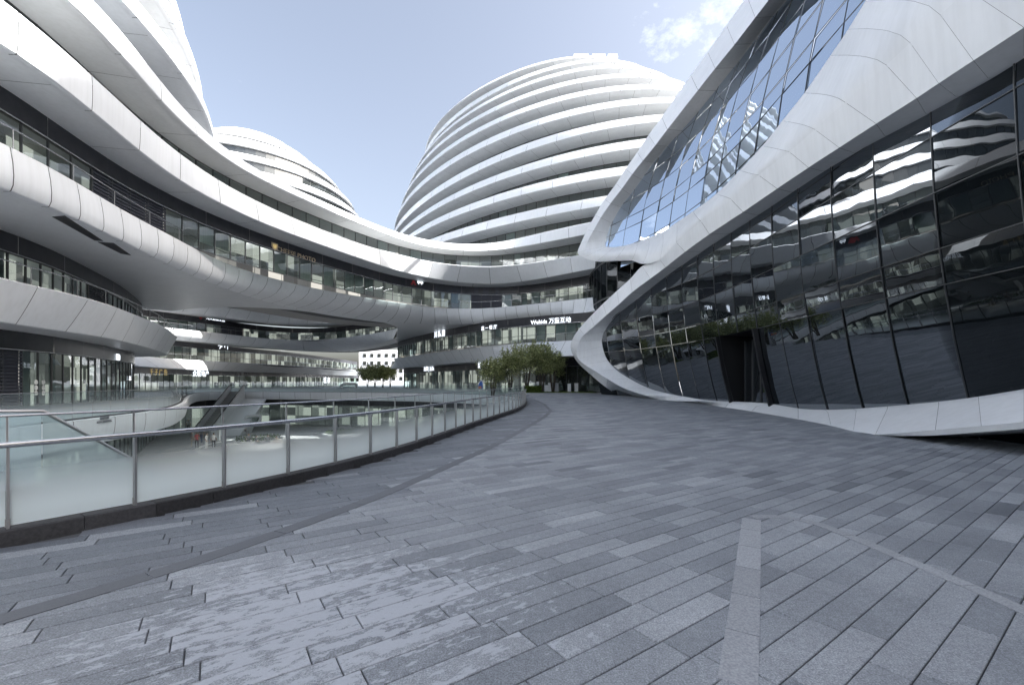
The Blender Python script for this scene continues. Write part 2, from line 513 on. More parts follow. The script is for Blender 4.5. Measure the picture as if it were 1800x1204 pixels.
def resample(P, step=0.5, sig=1.5):
    P = np.array(P, float)
    d = np.r_[0, np.cumsum(np.linalg.norm(np.diff(P[:, :2], axis=0), axis=1))]
    n = max(8, int(d[-1] / step))
    s = np.linspace(0, d[-1], n)
    Q = np.stack([np.interp(s, d, P[:, k]) for k in range(P.shape[1])], 1)
    if sig > 0:
        st = d[-1] / (n - 1)
        k = min(int(3 * sig / st), n - 2)
        if k >= 1:
            w = np.exp(-0.5 * (np.arange(-k, k + 1) * st / sig) ** 2); w /= w.sum()
            pad = np.vstack([2 * Q[0] - Q[k:0:-1], Q, 2 * Q[-1] - Q[-2:-k - 2:-1]])
            Q = np.stack([np.convolve(pad[:, c], w, 'valid') for c in range(Q.shape[1])], 1)
    return Q

def normals(P):
    t = np.gradient(P[:, :2], axis=0)
    t /= np.linalg.norm(t, axis=1)[:, None] + 1e-9
    return np.stack([t[:, 1], -t[:, 0]], 1)          # outward = right of travel

def offset(P, d, sig=1.0):
    """move a plan curve d metres inward (left of travel)"""
    Q = P[:, :2] - normals(P) * d
    return resample(Q, 0.5, sig)

def match(top, bot):
    d2 = ((top[:, None, :2] - bot[None, :, :2]) ** 2).sum(2)
    j = d2.argmin(1).astype(float)
    j = np.maximum.accumulate(j)
    k = 7
    jp = np.r_[np.full(k, j[0]), j, np.full(k, j[-1])]
    j = np.convolve(jp, np.ones(2 * k + 1) / (2 * k + 1), 'valid')
    x = np.arange(len(bot))
    return np.stack([np.interp(j, x, bot[:, c]) for c in range(2)], 1)

def strips(rows, groups):
    """rows (M,K,3); each group of profile indices becomes its own smooth strip"""
    Mn = rows.shape[0]
    V, Fc = [], []
    for g in groups:
        b = len(V)
        k = len(g)
        for i in range(Mn):
            for c in g: V.append(rows[i, c])
        for i in range(Mn - 1):
            for c in range(k - 1):
                a = b + i * k + c
                Fc.append((a, a + 1, a + k + 1, a + k))
    return V, Fc

class Band:
    """one white floor band: panelled fascia, soffit and the slab behind"""
    def __init__(s, parent, top, zt, bot, zb, plen=3.0, inset=2.2, bulge=0.05, panels=True, soffit=True, under=0.0, m='white', seed=0, deep=4.0, splen=None, roll=0.0):
        s.top, s.zt, s.zb = top, zt, zb
        s.bot = match(top, bot)
        s.n = normals(top)
        s.S = np.r_[0, np.cumsum(np.linalg.norm(np.diff(top, axis=0), axis=1))]
        s.L = s.S[-1]
        s.inset = inset
        r = random.Random(seed)
        s0 = 0.0
        idx = 0
        while s0 < s.L - 0.05:
            s1 = min(s.L, s0 + plen)
            if s.L - s1 < plen * 0.4: s1 = s.L
            a, b = s0 + 0.018, s1 - 0.018
            mm = max(2, int((b - a) / 0.9) + 1) if panels else max(3, int((b - a) / 1.5))
            R = s.rows(np.linspace(a, b, mm), bulge, roll)
            V, Fc = strips(R, [[0, 1], [1, 2], [2, 3, 4, 5, 6], [6, 7], [7, 8]])
            if panels:
                mo('fascia_panel', V, Fc, M[m], parent, True)
            else:
                s._V = getattr(s, '_V', []); s._F = getattr(s, '_F', [])
                o_ = len(s._V); s._V += V; s._F += [tuple(i + o_ for i in f) for f in Fc]
            s0 = s1
        if not panels:
            mo('fascia', s._V, s._F, M[m], parent, True)
        if soffit:
            s0 = 0.0
            SL = splen or plen * 1.5
            Vs, Fs = [], []
            while s0 < s.L - 0.05:
                s1 = min(s.L, s0 + SL)
                if s.L - s1 < SL * 0.4: s1 = s.L
                a, b = s0 + 0.012, s1 - 0.012
                q = np.linspace(a, b, max(2, int((b - a) / 1.2) + 1))
                T, B, n = s.ev(q)
                R = np.zeros((len(q), 3, 3))
                R[:, 0, :2] = B - n * 0.27; R[:, 0, 2] = zb
                R[:, 1, :2] = B - n * (0.27 + inset) * 0.55; R[:, 1, 2] = zb
                R[:, 2, :2] = B - n * (inset + 0.15); R[:, 2, 2] = zb
                V, Fc = strips(R, [[0, 1, 2]])
                if panels:
                    mo('soffit_panel', V, Fc, M['soffit'], parent, True)
                else:
                    o_ = len(Vs); Vs += V; Fs += [tuple(i + o_ for i in f) for f in Fc]
                s0 = s1
            if not panels:
                mo('soffit', Vs, Fs, M['soffit'], parent, True)
        q = np.linspace(0, s.L, max(4, int(s.L / 0.9)))
        T, B, n = s.ev(q)
        R = np.zeros((len(q), 6, 3))
        R[:, 0, :2] = T - n * (inset + deep); R[:, 0, 2] = zt - 0.12
        R[:, 1, :2] = T - n * 0.42; R[:, 1, 2] = zt - 0.14
        R[:, 2, :2] = T - n * 0.26; R[:, 2, 2] = zt - 0.20
        R[:, 3, :2] = B - n * 0.28; R[:, 3, 2] = zb + 0.10
        R[:, 4, :2] = B - n * 0.32; R[:, 4, 2] = zb + 0.06
        R[:, 5, :2] = B - n * (inset + deep); R[:, 5, 2] = zb + 0.06
        V, Fc = strips(R, [[1, 2, 3, 4]])
        mo('fascia_core', V, Fc, M['joint'], parent)
        R[:, 4, :2] = B - n * (inset + 0.1)
        V, Fc = strips(R, [[0, 1], [4, 5]])
        mo('floor_slab', V, Fc, M['slab'], parent)
        V, Fc = strips(np.stack([R[:, 3], R[:, 4]], 1), [[0, 1]])
        mo('soffit_core', V, Fc, M['joint'], parent)
    def ev(s, q):
        f = lambda A: np.stack([np.interp(q, s.S, A[:, c]) for c in range(2)], 1)
        n = f(s.n); n /= np.linalg.norm(n, axis=1)[:, None]
        return f(s.top), f(s.bot), n
    def rows(s, q, bulge, roll):
        T, B, n = s.ev(q)
        zt, zb = s.zt, s.zb
        R = np.zeros((len(q), 9, 3))
        def put(k, xy, z): R[:, k, :2] = xy; R[:, k, 2] = z
        put(0, T - n * 0.45, zt - 0.03)
        put(1, T - n * 0.06, zt)
        put(2, T, zt - 0.05)
        for k, u in ((3, 0.25), (4, 0.5), (5, 0.75)):
            # roll: the face curls under towards the lower edge
            sx = u if roll == 0 else (1 - math.cos(u * PI / 2)) * roll + u * (1 - roll)
            sz = u if roll == 0 else math.sin(u * PI / 2) * roll + u * (1 - roll)
            put(k, T + (B - T) * sx + n * bulge * 4 * u * (1 - u), zt - 0.05 + (zb + 0.04 - zt + 0.05) * sz)
        put(6, B, zb + 0.04)
        put(7, B - n * 0.05, zb)
        put(8, B - n * 0.3, zb)
        return R

def wall(parent, P, z0, z1, pane=1.25, head=0.0, name='window_pane', glass='glass', louvres=(), blind=0.3, seed=1, interior=True, sill=0.0, frame=0.05, headlen=3.6, tilt=0.012, rear=False, doors=(), solid=(), alt=()):
    """ribbon of window panes standing on curve P between heights z0 and z1, dark head above"""
    r = random.Random(seed)
    d = np.r_[0, np.cumsum(np.linalg.norm(np.diff(P, axis=0), axis=1))]
    L = d[-1]
    nrm = normals(P)
    ev = lambda s: (np.array([np.interp(s, d, P[:, 0]), np.interp(s, d, P[:, 1])]), np.array([np.interp(s, d, nrm[:, 0]), np.interp(s, d, nrm[:, 1])]))
    zg = z1 - head
    if rear:
        q = np.linspace(0, L, max(4, int(L / 2)))
        R = np.zeros((len(q), 2, 3))
        for i, s in enumerate(q):
            p, n = ev(s); R[i, :, :2] = p; R[i, 0, 2] = z0; R[i, 1, 2] = z1
        V, Fc = strips(R, [[0, 1]])
        mo('window_strip', V, Fc, M['glass_rear'], parent, True)
        return
    n_p = max(1, int(round(L / pane)))
    mb = MB()
    for i in range(n_p):
        s0, s1 = L * i / n_p, L * (i + 1) / n_p
        p, n0 = ev(s0); q, n1 = ev(s1)
        mid = (p + q) / 2
        px = proj((mid[0], mid[1], zg))[0] if mid[1] > 0.5 else -9999
        t = (q - p) / np.linalg.norm(q - p)
        if any(a <= px <= b for a, b in solid):
            V = [(p[0], p[1], z0), (q[0], q[1], z0), (q[0], q[1], zg), (p[0], p[1], zg)]
            mo('wall_panel', V, [(0, 1, 2, 3)], M['curtain'], parent)
        elif any(a <= px <= b for a, b in louvres):
            lb = MB()
            hh = z1 - z0
            ns = max(6, int(hh / 0.17))
            c = (p + q) / 2
            ang = math.atan2(t[1], t[0])
            wdt = np.linalg.norm(q - p) - 0.05
            for k in range(ns):
                zc = z0 + (k + 0.5) * hh / ns
                lb.box((c[0], c[1], zc), (wdt, 0.10, hh / ns * 0.55), ang)
            lb.box((c[0] - n0[0] * 0.12, c[1] - n0[1] * 0.12, (z0 + z1) / 2), (wdt, 0.02, hh), ang)
            lb.build('louvre_panel', M['louvre'], parent)
        else:
            e = 0.02
            o1, o2 = r.uniform(-tilt, tilt), r.uniform(-tilt, tilt)
            a = p + t * e + n0 * o1; b = q - t * e + n1 * o2
            V = [(a[0], a[1], z0 + sill), (b[0], b[1], z0 + sill), (b[0], b[1], zg), (a[0], a[1], zg)]
            am = [g_ for (x0_, x1_, g_) in alt if x0_ <= px <= x1_]
            pn = mo(name, V, [(0, 1, 2, 3)], M[am[0] if am else glass], parent)
            if r.random() < blind and not am:
                zz = z0 + sill + 0.02 + (0 if r.random() < 0.65 else r.uniform(0.2, 0.8) * (zg - z0))
                aa, bb = a - n0 * 0.12, b - n1 * 0.12
                if r.random() < 0.3: bb = aa + (bb - aa) * r.uniform(0.4, 0.8)
                mo('curtain', [(aa[0], aa[1], zz), (bb[0], bb[1], zz), (bb[0], bb[1], zg - 0.03), (aa[0], aa[1], zg - 0.03)], [(0, 1, 2, 3)], M['curtain'], pn)
        mb.box((p[0], p[1], (z0 + zg) / 2), (frame, 0.09, zg - z0), math.atan2(t[1], t[0]))
        for zc in ((z0 + sill + 0.03), zg - 0.03):
            mb.bar((p[0], p[1], zc), (q[0], q[1], zc), 0.07, 0.06)
    o = mb.build('mullions', M['mull'], parent)
    tag(o, kind='stuff')
    if head:
        nh = max(1, int(round(L / headlen)))
        for i in range(nh):
            s0, s1 = L * i / nh + 0.008, L * (i + 1) / nh - 0.008
            q = np.linspace(s0, s1, 5)
            R = np.zeros((5, 3, 3))
            for k, s in enumerate(q):
                p, n = ev(s)
                R[k, 0, :2] = p - n * 0.05; R[k, 0, 2] = zg
                R[k, 1, :2] = p + n * 0.06; R[k, 1, 2] = zg
                R[k, 2, :2] = p + n * 0.06; R[k, 2, 2] = z1 + 0.03
            V, Fc = strips(R, [[0, 1], [1, 2]])
            mo('sign_fascia', V, Fc, M['dark'], parent, True)
        st = MB()
        q = np.linspace(0, L, max(4, int(L / 1.0)))
        st.tube([(*(ev(s)[0] + ev(s)[1] * 0.11), zg - 0.01) for s in q], 0.035, 6)
        st.build('trim_rail', M['steel'], parent, True)
    if interior:
        q = np.linspace(0, L, max(4, int(L / 2)))
        R = np.zeros((len(q), 2, 3))
        for i, s in enumerate(q):
            p, n = ev(s); R[i, :, :2] = p - n * 3.2; R[i, 0, 2] = z0 - 0.1; R[i, 1, 2] = z1 + 0.1
        V, Fc = strips(R, [[0, 1]])
        mo('interior_wall', V, Fc, M['interior'], parent)

def rail(parent, P, z, name='handrail', r=0.028, posts=2.4, drop=0.95, inset=0.25, m='steel'):
    Q = offset(P, inset, 0.5)
    mb = MB()
    mb.tube([(x, y, z) for x, y in Q], r, 8)
    mb.build(name, M[m], parent, True)
    if posts:
        d = np.r_[0, np.cumsum(np.linalg.norm(np.diff(Q, axis=0), axis=1))]
        mb = MB()
        for s in np.arange(0, d[-1], posts):
            x, y = np.interp(s, d, Q[:, 0]), np.interp(s, d, Q[:, 1])
            mb.box((x, y, z - drop / 2), (0.03, 0.03, drop))
        tag(mb.build('rail_posts', M['post'], parent), kind='stuff')

def arc_back(P, center, to_y):
    """lengthen the near end of a curve along a circle round center, back past the camera"""
    c = np.array(center)
    v = np.array(P[0]) - c
    R0 = np.linalg.norm(v); a0 = math.atan2(v[1], v[0])
    a1 = math.asin(max(-0.98, (to_y - c[1]) / R0))
    return [tuple(c + R0 * np.array([math.cos(a), math.sin(a)])) for a in np.linspace(a1, a0, 14)[:-1]] + [tuple(p) for p in P]

LC = (-52.0, 20.0)             # plan centre of the round building on the left
zA, zB, zC, zD = (4.2, 6.0), (8.9, 10.6), (13.4, 15.0), (17.7, 19.0)
pxc = lambda pts, z: [un(x, y, z) for x, y in pts]

# ------------------------------------------------------------------ plan of the opening over the sunken plaza
near_px = [(-150, 992), (0, 965), (72, 946), (270, 909.6), (411, 876), (518, 850), (597, 830), (660, 812), (716, 794.7), (781, 771), (807, 761), (846.6, 745.7), (884, 733), (907, 724.5), (919, 718.5), (925, 713), (926, 708), (922, 702.5)]
NEAR = resample([(-6.0, 2.6)] + pxc(near_px, 0.0), 0.25, 0.7)
far_pts = [atY(912, 43), atY(880, 47.5), atY(840, 51.5), atY(790, 55), atY(720, 59), atY(650, 61), atY(560, 63.5), atY(480, 65), atY(410, 65), atY(374, 63.5), atY(348, 59), atY(337, 51), atY(331, 42)]
plat_px = [(328.6, 706.7), (311, 715), (272, 722), (225.5, 728), (165, 735), (78, 745.6), (0, 755), (-100, 768), (-250, 790)]
FAR = resample(far_pts + pxc(plat_px, 0.0), 0.5, 1.2)          # right to left: far rim, then the terrace rim on the left
hole = [tuple(p) for p in NEAR] + [tuple(p) for p in FAR] + [(-14.0, 6.5), (-10.0, 3.0)]

def gz(x, y):
    """the deck rises gently to the far building"""
    if x < -1.5: return 0.0
    t = min(1, max(0, (y - 27) / 19)); t = t * t * (3 - 2 * t)
    u = min(1, max(0, (x + 1.5) / 2.0))
    return 0.40 * t * u

# deck sheet with the opening, reaching to the horizon
outer = [(-1500, -400), (1500, -400), (1500, 2500), (-1500, 2500)]
hv = [Vector((x, y, 0)) for x, y in hole]
tris = tessellate_polygon([[Vector((x, y, 0)) for x, y in outer], hv])
allv = [(x, y, -0.03) for x, y in outer] + [(x, y, -0.03) for x, y in hole]
deck = mo('plaza_deck', allv, [tuple(t) for t in tris], M['ground_far'])
tag(deck, kind='structure')

def is_inside(poly, x, y):
    c = False
    j = len(poly) - 1
    for i in range(len(poly)):
        xi, yi = poly[i]; xj, yj = poly[j]
        if (yi > y) != (yj > y) and x < (xj - xi) * (y - yi) / (yj - yi) + xi: c = not c
        j = i
    return c

# sunken floor, walls and shop fronts below
ZS = -5.5
mo_ = mo('sunken_plaza', [(-95, -12, ZS), (25, -12, ZS), (25, 90, ZS), (-95, 90, ZS)], [(0, 1, 2, 3)], M['floor_low'])
tag(mo_, kind='structure')
# pale curved bands in the sunken floor
for k, (cx, cy, r0) in enumerate([(-25, 50, 9.0), (-25, 50, 12.0), (-6, 48, 8.0)]):
    a = np.linspace(0, 2 * PI, 49)
    R = np.zeros((49, 2, 3))
    R[:, 0, 0] = cx + np.cos(a) * r0; R[:, 0, 1] = cy + np.sin(a) * r0; R[:, 1, 0] = cx + np.cos(a) * (r0 + 0.5); R[:, 1, 1] = cy + np.sin(a) * (r0 + 0.5)
    R[:, :, 2] = ZS + 0.006 + 0.004 * k
    V, Fc = strips(R, [[0, 1]])
    mo('floor_band', V, Fc, M['plainwhite'] if k == 0 else M['border'], mo_)

FREV = FAR[::-1]                      # left to right, the way fronts are seen from inside the opening
rim = thing('atrium_rim', (-20, 55, -5.5), 'white curved fascia and shop fronts round the far rim of the sunken court', 'building')
FB = Band(rim, FREV, 0.0, resample(FREV - normals(FREV) * 0.12, 0.5, 0), -1.15, plen=2.6, inset=4.0, deep=2.0, seed=3)
SUBW = offset(FREV, 4.0, 2.0)
wall(rim, SUBW, ZS, -1.15, pane=2.4, head=1.0, seed=5, blind=0.12, sill=0.05)
# wall under the near edge of the deck
R = np.zeros((len(NEAR), 2, 3)); R[:, :, :2] = NEAR[:, None, :]; R[:, 0, 2] = ZS; R[:, 1, 2] = -0.031
V, Fc = strips(R, [[0, 1]])
mo('retaining_wall', V, Fc, M['plainwhite'], rim)

# ------------------------------------------------------------------ paving
ANG = rad(34.5)
U = np.array([math.cos(ANG), math.sin(ANG)]); W = np.array([-math.sin(ANG), math.cos(ANG)])
PW, PL, GAP = 0.197, 0.862, 0.008
base_px = [(1096, 699), (1135, 703), (1180, 706), (1228, 709.5), (1275, 716), (1321, 723), (1403, 737), (1461, 748.5), (1500, 758), (1538.5, 764)]
BASE = pxc(base_px, 0.0)
right_lim = [(16.0, 4.0), (14.5, 9.0), (13.5, 12.9)] + [(x + 0.9, y) for x, y in BASE[::-1][1:]] + [(14.5, 39), (16, 43)]
near_lim = [tuple(p) for p in offset(NEAR, 0.05, 0.2)]
pave_poly = near_lim + [(1.4, 40), (0.6, 43.5), (3, 44.5), (16, 44.5)] + right_lim[::-1] + [(16, 1.0), (-4.5, 1.0)]
band_px = [(-160, 1135), (0, 1090), (60, 1071), (160, 1043), (240, 1019), (380, 978), (450, 950), (575, 906), (646, 881), (772, 826), (858, 788), (917, 756), (957, 733), (968, 722), (957, 711), (938, 705)]
BANDC = resample(pxc(band_px, 0.0), 0.25, 0.5)

def tile_mesh(w, l, th=0.03, bev=0.004):
    x, y = l / 2, w / 2
    v = []
    for (ex, z) in ((0, -th), (0, -bev), (bev, 0)):
        v += [(-x + ex, -y + ex, z), (x - ex, -y + ex, z), (x - ex, y - ex, z), (-x + ex, y - ex, z)]
    f = [(8, 9, 10, 11)]
    for a in (0, 4):
        for k in range(4):
            f.append((a + k, a + (k + 1) % 4, a + 4 + (k + 1) % 4, a + 4 + k))
    return v, f

tiles = []
prng = random.Random(5)
rowoff = {}
for j in range(-60, 260):
    rowoff[j] = (-0.09 * j + (0.43 if (j // 5) % 2 else 0) + prng.uniform(-0.03, 0.03)) % PL
    for i in range(-40, 75):
        c = U * (i * PL + rowoff[j] + PL / 2) + W * (j * PW)
        if c[1] < 1.2 or c[1] > 45.5: continue
        if abs(c[0]) > 1.22 * c[1] + 1.6: continue
        if not is_inside(pave_poly, c[0], c[1]): continue
        tiles.append((c[0], c[1], j))
def tsize(t):
    return -1.0 / (t[1] ** 3) if abs(t[0]) < 1.2 * t[1] + 0.3 else 0
tiles.sort(key=tsize)
tv, tf = tile_mesh(PW - GAP, PL - GAP)
tme = mesh_data('paver', tv, tf, M['paver'])
tme2 = mesh_data('paver', tv, tf, M['paver_edge'])
zone1 = near_lim + [tuple(p) for p in BANDC[::-1]]
mb, mb2 = MB(), MB()
ca, sa = math.cos(ANG), math.sin(ANG)
for k, (x, y, j) in enumerate(tiles):
    z = gz(x, y) + prng.uniform(-0.0012, 0.0012)
    if k < 300:
        o = obj('paver', tme2 if is_inside(zone1, x, y) else tme, deck, True)
        o.location = (x, y, z)
        o.rotation_euler = (prng.uniform(-0.0015, 0.0015), prng.uniform(-0.0015, 0.0015), ANG)
    else:
        zz = gz(x - 0.2, y - 0.2), gz(x + 0.2, y + 0.2)
        (mb2 if is_inside(zone1, x, y) else mb).add([(x + a * ca - b * sa, y + a * sa + b * ca, c + gz(x + a * ca, y + a * sa) + z - gz(x, y)) for a, b, c in tv], tf)
tag(mb.build('paver_field', M['paver_field'], deck), kind='stuff')
tag(mb2.build('paver_field', M['paver_edge_field'], deck), kind='stuff')

bed = [p for p in pave_poly if p[1] < 27.0]
bt = tessellate_polygon([[Vector((x, y, 0)) for x, y in bed]])
mo('mortar_bed', [(x, y, -0.016) for x, y in bed], [tuple(t) for t in bt], M['joint'], deck)

def ribbon_stones(curve, w, plen, name, m, z, off=0.0, th=0.03):
    d = np.r_[0, np.cumsum(np.linalg.norm(np.diff(curve, axis=0), axis=1))]
    nn = normals(curve)
    s0 = 0
    while s0 < d[-1] - 0.1:
        s1 = min(d[-1], s0 + plen)
        q = np.linspace(s0 + 0.004, s1 - 0.004, 4)
        V = []
        for s in q:
            p = np.array([np.interp(s, d, curve[:, 0]), np.interp(s, d, curve[:, 1])]); n = np.array([np.interp(s, d, nn[:, 0]), np.interp(s, d, nn[:, 1])])
            a, b = p - n * w / 2, p + n * w / 2
            zz = z + gz(p[0], p[1])
            V += [(a[0], a[1], zz - th), (a[0], a[1], zz), (b[0], b[1], zz), (b[0], b[1], zz - th)]
        Fc = []
        for i in range(3):
            for k in range(3):
                a = i * 4 + k
                Fc.append((a, a + 1, a + 5, a + 4))
        Fc += [(0, 1, 2, 3), (15, 14, 13, 12)]
        mo(name, V, Fc, m, deck)
        s0 = s1
ribbon_stones(BANDC, 0.19, 1.15, 'band_stone', M['bandstone'], 0.0045)
tipL = resample(pxc([(1296, 1204), (1308, 1080), (1316, 980), (1321, 912)], 0), 0.1, 0.05)
tipC = [(1321, 909), (1335, 906.5), (1352, 907.5), (1385, 909.5), (1418, 914.5), (1457, 927), (1497, 944), (1540, 961), (1587, 981.5), (1645, 1005), (1711, 1033), (1790, 1068), (1900, 1120)]
ribbon_stones(tipL, 0.19, 0.55, 'border_stone', M['border'], 0.0045)
ribbon_stones(resample(pxc(tipC, 0), 0.1, 0.08), 0.13, 0.55, 'border_stone', M['border'], 0.0047)

# ------------------------------------------------------------------ balustrades
def balustrade(name, label, curve, z0, spacing, kerb=0.155, top=1.25, hand=0.98, glass='frost', kerb_m='kerb', group='glass balustrades round the opening', kerb_w=0.26, posts='post', handr=0.030):
    mid = curve[len(curve) // 2]
    t = thing(name, (mid[0], mid[1], z0), label, 'balustrade', group)
    d = np.r_[0, np.cumsum(np.linalg.norm(np.diff(curve, axis=0), axis=1))]
    nn = normals(curve)
    def ev(s):
        n = np.array([np.interp(s, d, nn[:, 0]), np.interp(s, d, nn[:, 1])]); n /= np.linalg.norm(n)
        return np.array([np.interp(s, d, curve[:, 0]), np.interp(s, d, curve[:, 1])]), n
    L = d[-1]
    if kerb:
        s0 = 0
        while s0 < L - 0.1:
            s1 = min(L, s0 + 0.62)
            q = np.linspace(s0 + 0.003, s1 - 0.003, 3)
            R = np.zeros((3, 5, 3))
            for i, s in enumerate(q):
                p, n = ev(s)
                g = z0 + gz(p[0], p[1]) * 0
                for k, (o_, z) in enumerate(((0, -0.03), (0, kerb - 0.012), (-0.012, kerb), (-kerb_w, kerb), (-kerb_w, -0.3))):
                    R[i, k, :2] = p + n * o_; R[i, k, 2] = g + z
            V, Fc = strips(R, [[0, 1], [1, 2], [2, 3], [3, 4]])
            mo('kerb_stone', V, Fc, M[kerb_m], t)
            s0 = s1
    n_p = int(round(L / spacing))
    off = -0.11
    for i in range(n_p):
        s0, s1 = L * i / n_p, L * (i + 1) / n_p
        p, n = ev(s0); q, n2 = ev(s1)
        a, b = p + n * off, q + n2 * off
        tt = (b - a) / np.linalg.norm(b - a)
        a2, b2 = a + tt * 0.012, b - tt * 0.012
        th = 0.006
        V = []
        for (e, nn_) in ((a2, n), (b2, n2)):
            for z in (kerb + 0.02, top):
                V += [(e[0] + nn_[0] * th, e[1] + nn_[1] * th, z0 + z)]
        mo('glass_panel', [V[0], V[2], V[3], V[1]], [(0, 1, 2, 3)], M[glass], t)
        if posts:
            mb = MB()
            ang = math.atan2(tt[1], tt[0])
            c = a + n * 0.035
            mb.box((c[0], c[1], z0 + (kerb + hand - 0.02) / 2), (0.020, 0.045, hand - kerb - 0.02 + 0.0), ang)
            c2 = a - n * 0.012
            mb.box((c2[0], c2[1], z0 + (kerb + top) / 2), (0.014, 0.02, top - kerb), ang)
            mb.box((a[0], a[1], z0 + kerb + 0.05), (0.034, 0.05, 0.08), ang)
            mb.build('post', M[posts], t)
    q = np.linspace(0, L, max(8, int(L / 0.5)))
    if hand:
        mb = MB(); mb.tube([(*(ev(s)[0] + ev(s)[1] * (off + 0.085)), z0 + hand) for s in q], handr, 10); mb.build('handrail', M['steel'], t, True)
    mb = MB(); mb.tube([(*(ev(s)[0] + ev(s)[1] * off), z0 + top + 0.008) for s in q], 0.014, 6); mb.build('top_rail', M['steel'], t, True)
    return t

balustrade('glass_balustrade', 'near curved fritted glass balustrade with steel handrail on dark granite kerb beside the paving', NEAR, 0.0, 0.985)
FARB = offset(FREV, 0.3, 0.5)
nsplit = int(len(FARB) * 0.30)
M['frost_far'] = frosted_mat('fritted_glass_far', 0.05, 1.0, (0.66, 0.76, 0.78), 0.10, 0.9)
balustrade('glass_balustrade', 'glass balustrade on the white terrace in front of the left building', FARB[:nsplit], 0.0, 1.2, kerb=0.02, top=1.15, hand=0, glass='frost_far', posts=None)
balustrade('glass_balustrade', 'far glass balustrade along the rim in front of the back shops', FARB[nsplit:], 0.0, 1.2, kerb=0.02, top=1.15, hand=0, glass='frost_far', posts=None)

# stair with sloping glass side below the near balustrade, on the left
st = thing('stair', (-9.0, 5.5, ZS), 'stair with frosted glass side sloping down behind the near balustrade', 'stair')
mb = MB()
sx0, sy0 = -7.6, 7.0
dirs = np.array([-0.13, 1.0]); dirs /= np.linalg.norm(dirs); sidew = np.array([-dirs[1], dirs[0]])
nst = 34
for k in range(nst):
    c = np.array([sx0, sy0]) + dirs * (k * 0.28 + 0.14) + sidew * 1.3
    z = -0.162 * (k + 1)
    mb.box((c[0], c[1], z - 0.1), (2.5, 0.30, 0.2), math.atan2(dirs[1], dirs[0]) - PI / 2)
mb.build('steps', M['floor_low'], st)
L0 = np.array([sx0, sy0])
E0 = L0 + dirs * nst * 0.28
mo('landing', [(-14.5, 3.2, -0.02), (-7.4, 3.6, -0.02), (L0[0], L0[1], -0.02), (L0[0] + sidew[0] * 2.6, L0[1] + sidew[1] * 2.6, -0.02), (-14.5, 6.8, -0.02)], [(0, 1, 2, 3, 4)], M['ground_far'], st)
M['frost_stair'] = frosted_mat('fritted_glass_stair', 9.0, 10.0, (0.62, 0.72, 0.75), 0.1, 0.62)
for k in range(6):
    a = L0 + dirs * nst * 0.28 * k / 6; b = L0 + dirs * nst * 0.28 * (k + 1) / 6 - dirs * 0.02
    za, zb = -5.5 * k / 6, -5.5 * (k + 1) / 6
    mo('glass_panel', [(a[0], a[1], za - 0.35), (b[0], b[1], zb - 0.35), (b[0], b[1], zb + 1.1), (a[0], a[1], za + 1.1)], [(0, 1, 2, 3)], M['frost_stair'], st)
for k in range(5):
    a = L0 - np.array([1.15, 0.02]) * (k + 1); b = L0 - np.array([1.15, 0.02]) * k - np.array([0.02, 0])
    mo('glass_panel', [(a[0], a[1], -0.3), (b[0], b[1], -0.3), (b[0], b[1], 1.1), (a[0], a[1], 1.1)], [(0, 1, 2, 3)], M['frost_stair'], st)
    pb = MB(); pb.box((a[0], a[1] - 0.02, 0.4), (0.05, 0.05, 1.4)); pb.build('post', M['post'], st)
mb = MB(); mb.tube([(L0[0] - 6, L0[1] - 0.1, 1.12), (L0[0], L0[1], 1.12), (E0[0], E0[1], -5.5 + 1.12)], 0.03, 8)
mb.build('handrail', M['post'], st, True)

# ------------------------------------------------------------------ left round building (dome): ground floor, first band, upper rings
LB = thing('round_building', (LC[0], LC[1], 0), 'large round white banded building filling the left edge, dark shop front below', 'building', 'white domed buildings round the court')
A_top = pxc([(0, 485), (31, 496), (68, 503.6), (101, 510), (154, 523.6), (200, 537.5), (230.5, 550), (264, 563), (283, 571), (296.5, 579), (306, 588)], zA[1])
A_top = resample(arc_back(A_top, LC, -14) + [(-33.6, 43.6), (-37, 46.2), (-43, 48.2), (-52, 49)], 0.5, 1.0)
A_bot = pxc([(0, 565), (46, 574), (101, 581), (154, 588), (215, 600), (261, 611), (285, 619), (295, 624)], zA[0])
A_bot = resample(arc_back(A_bot, LC, -14) + [(-36, 45.0), (-40, 46.6), (-45, 47.6), (-52, 48.2)], 0.5, 1.2)
bA = Band(LB, A_top, zA[1], A_bot, zA[0], plen=3.0, inset=2.4, seed=8, bulge=0.03)
gA0 = offset(A_bot, 2.4, 1.5)
wall(LB, gA0, 0.0, zA[0], pane=1.15, head=0.95, louvres=((-4000, 52),), blind=0.25, seed=11, sill=0.06)
gA1 = offset(A_top, 2.6, 1.5)
wall(LB, gA1, zA[1], zB[0], pane=1.05, head=0.95, louvres=((150, 187),), blind=0.35, seed=12)
rail(LB, A_top, zA[1] + 0.85, posts=2.6, drop=0.85)

def circ(c, R0, a0, a1, step=0.7):
    n = max(6, int(abs(a1 - a0) * R0 / step))
    a = np.linspace(a0, a1, n)
    return np.stack([c[0] + R0 * np.cos(a), c[1] + R0 * np.sin(a)], 1)

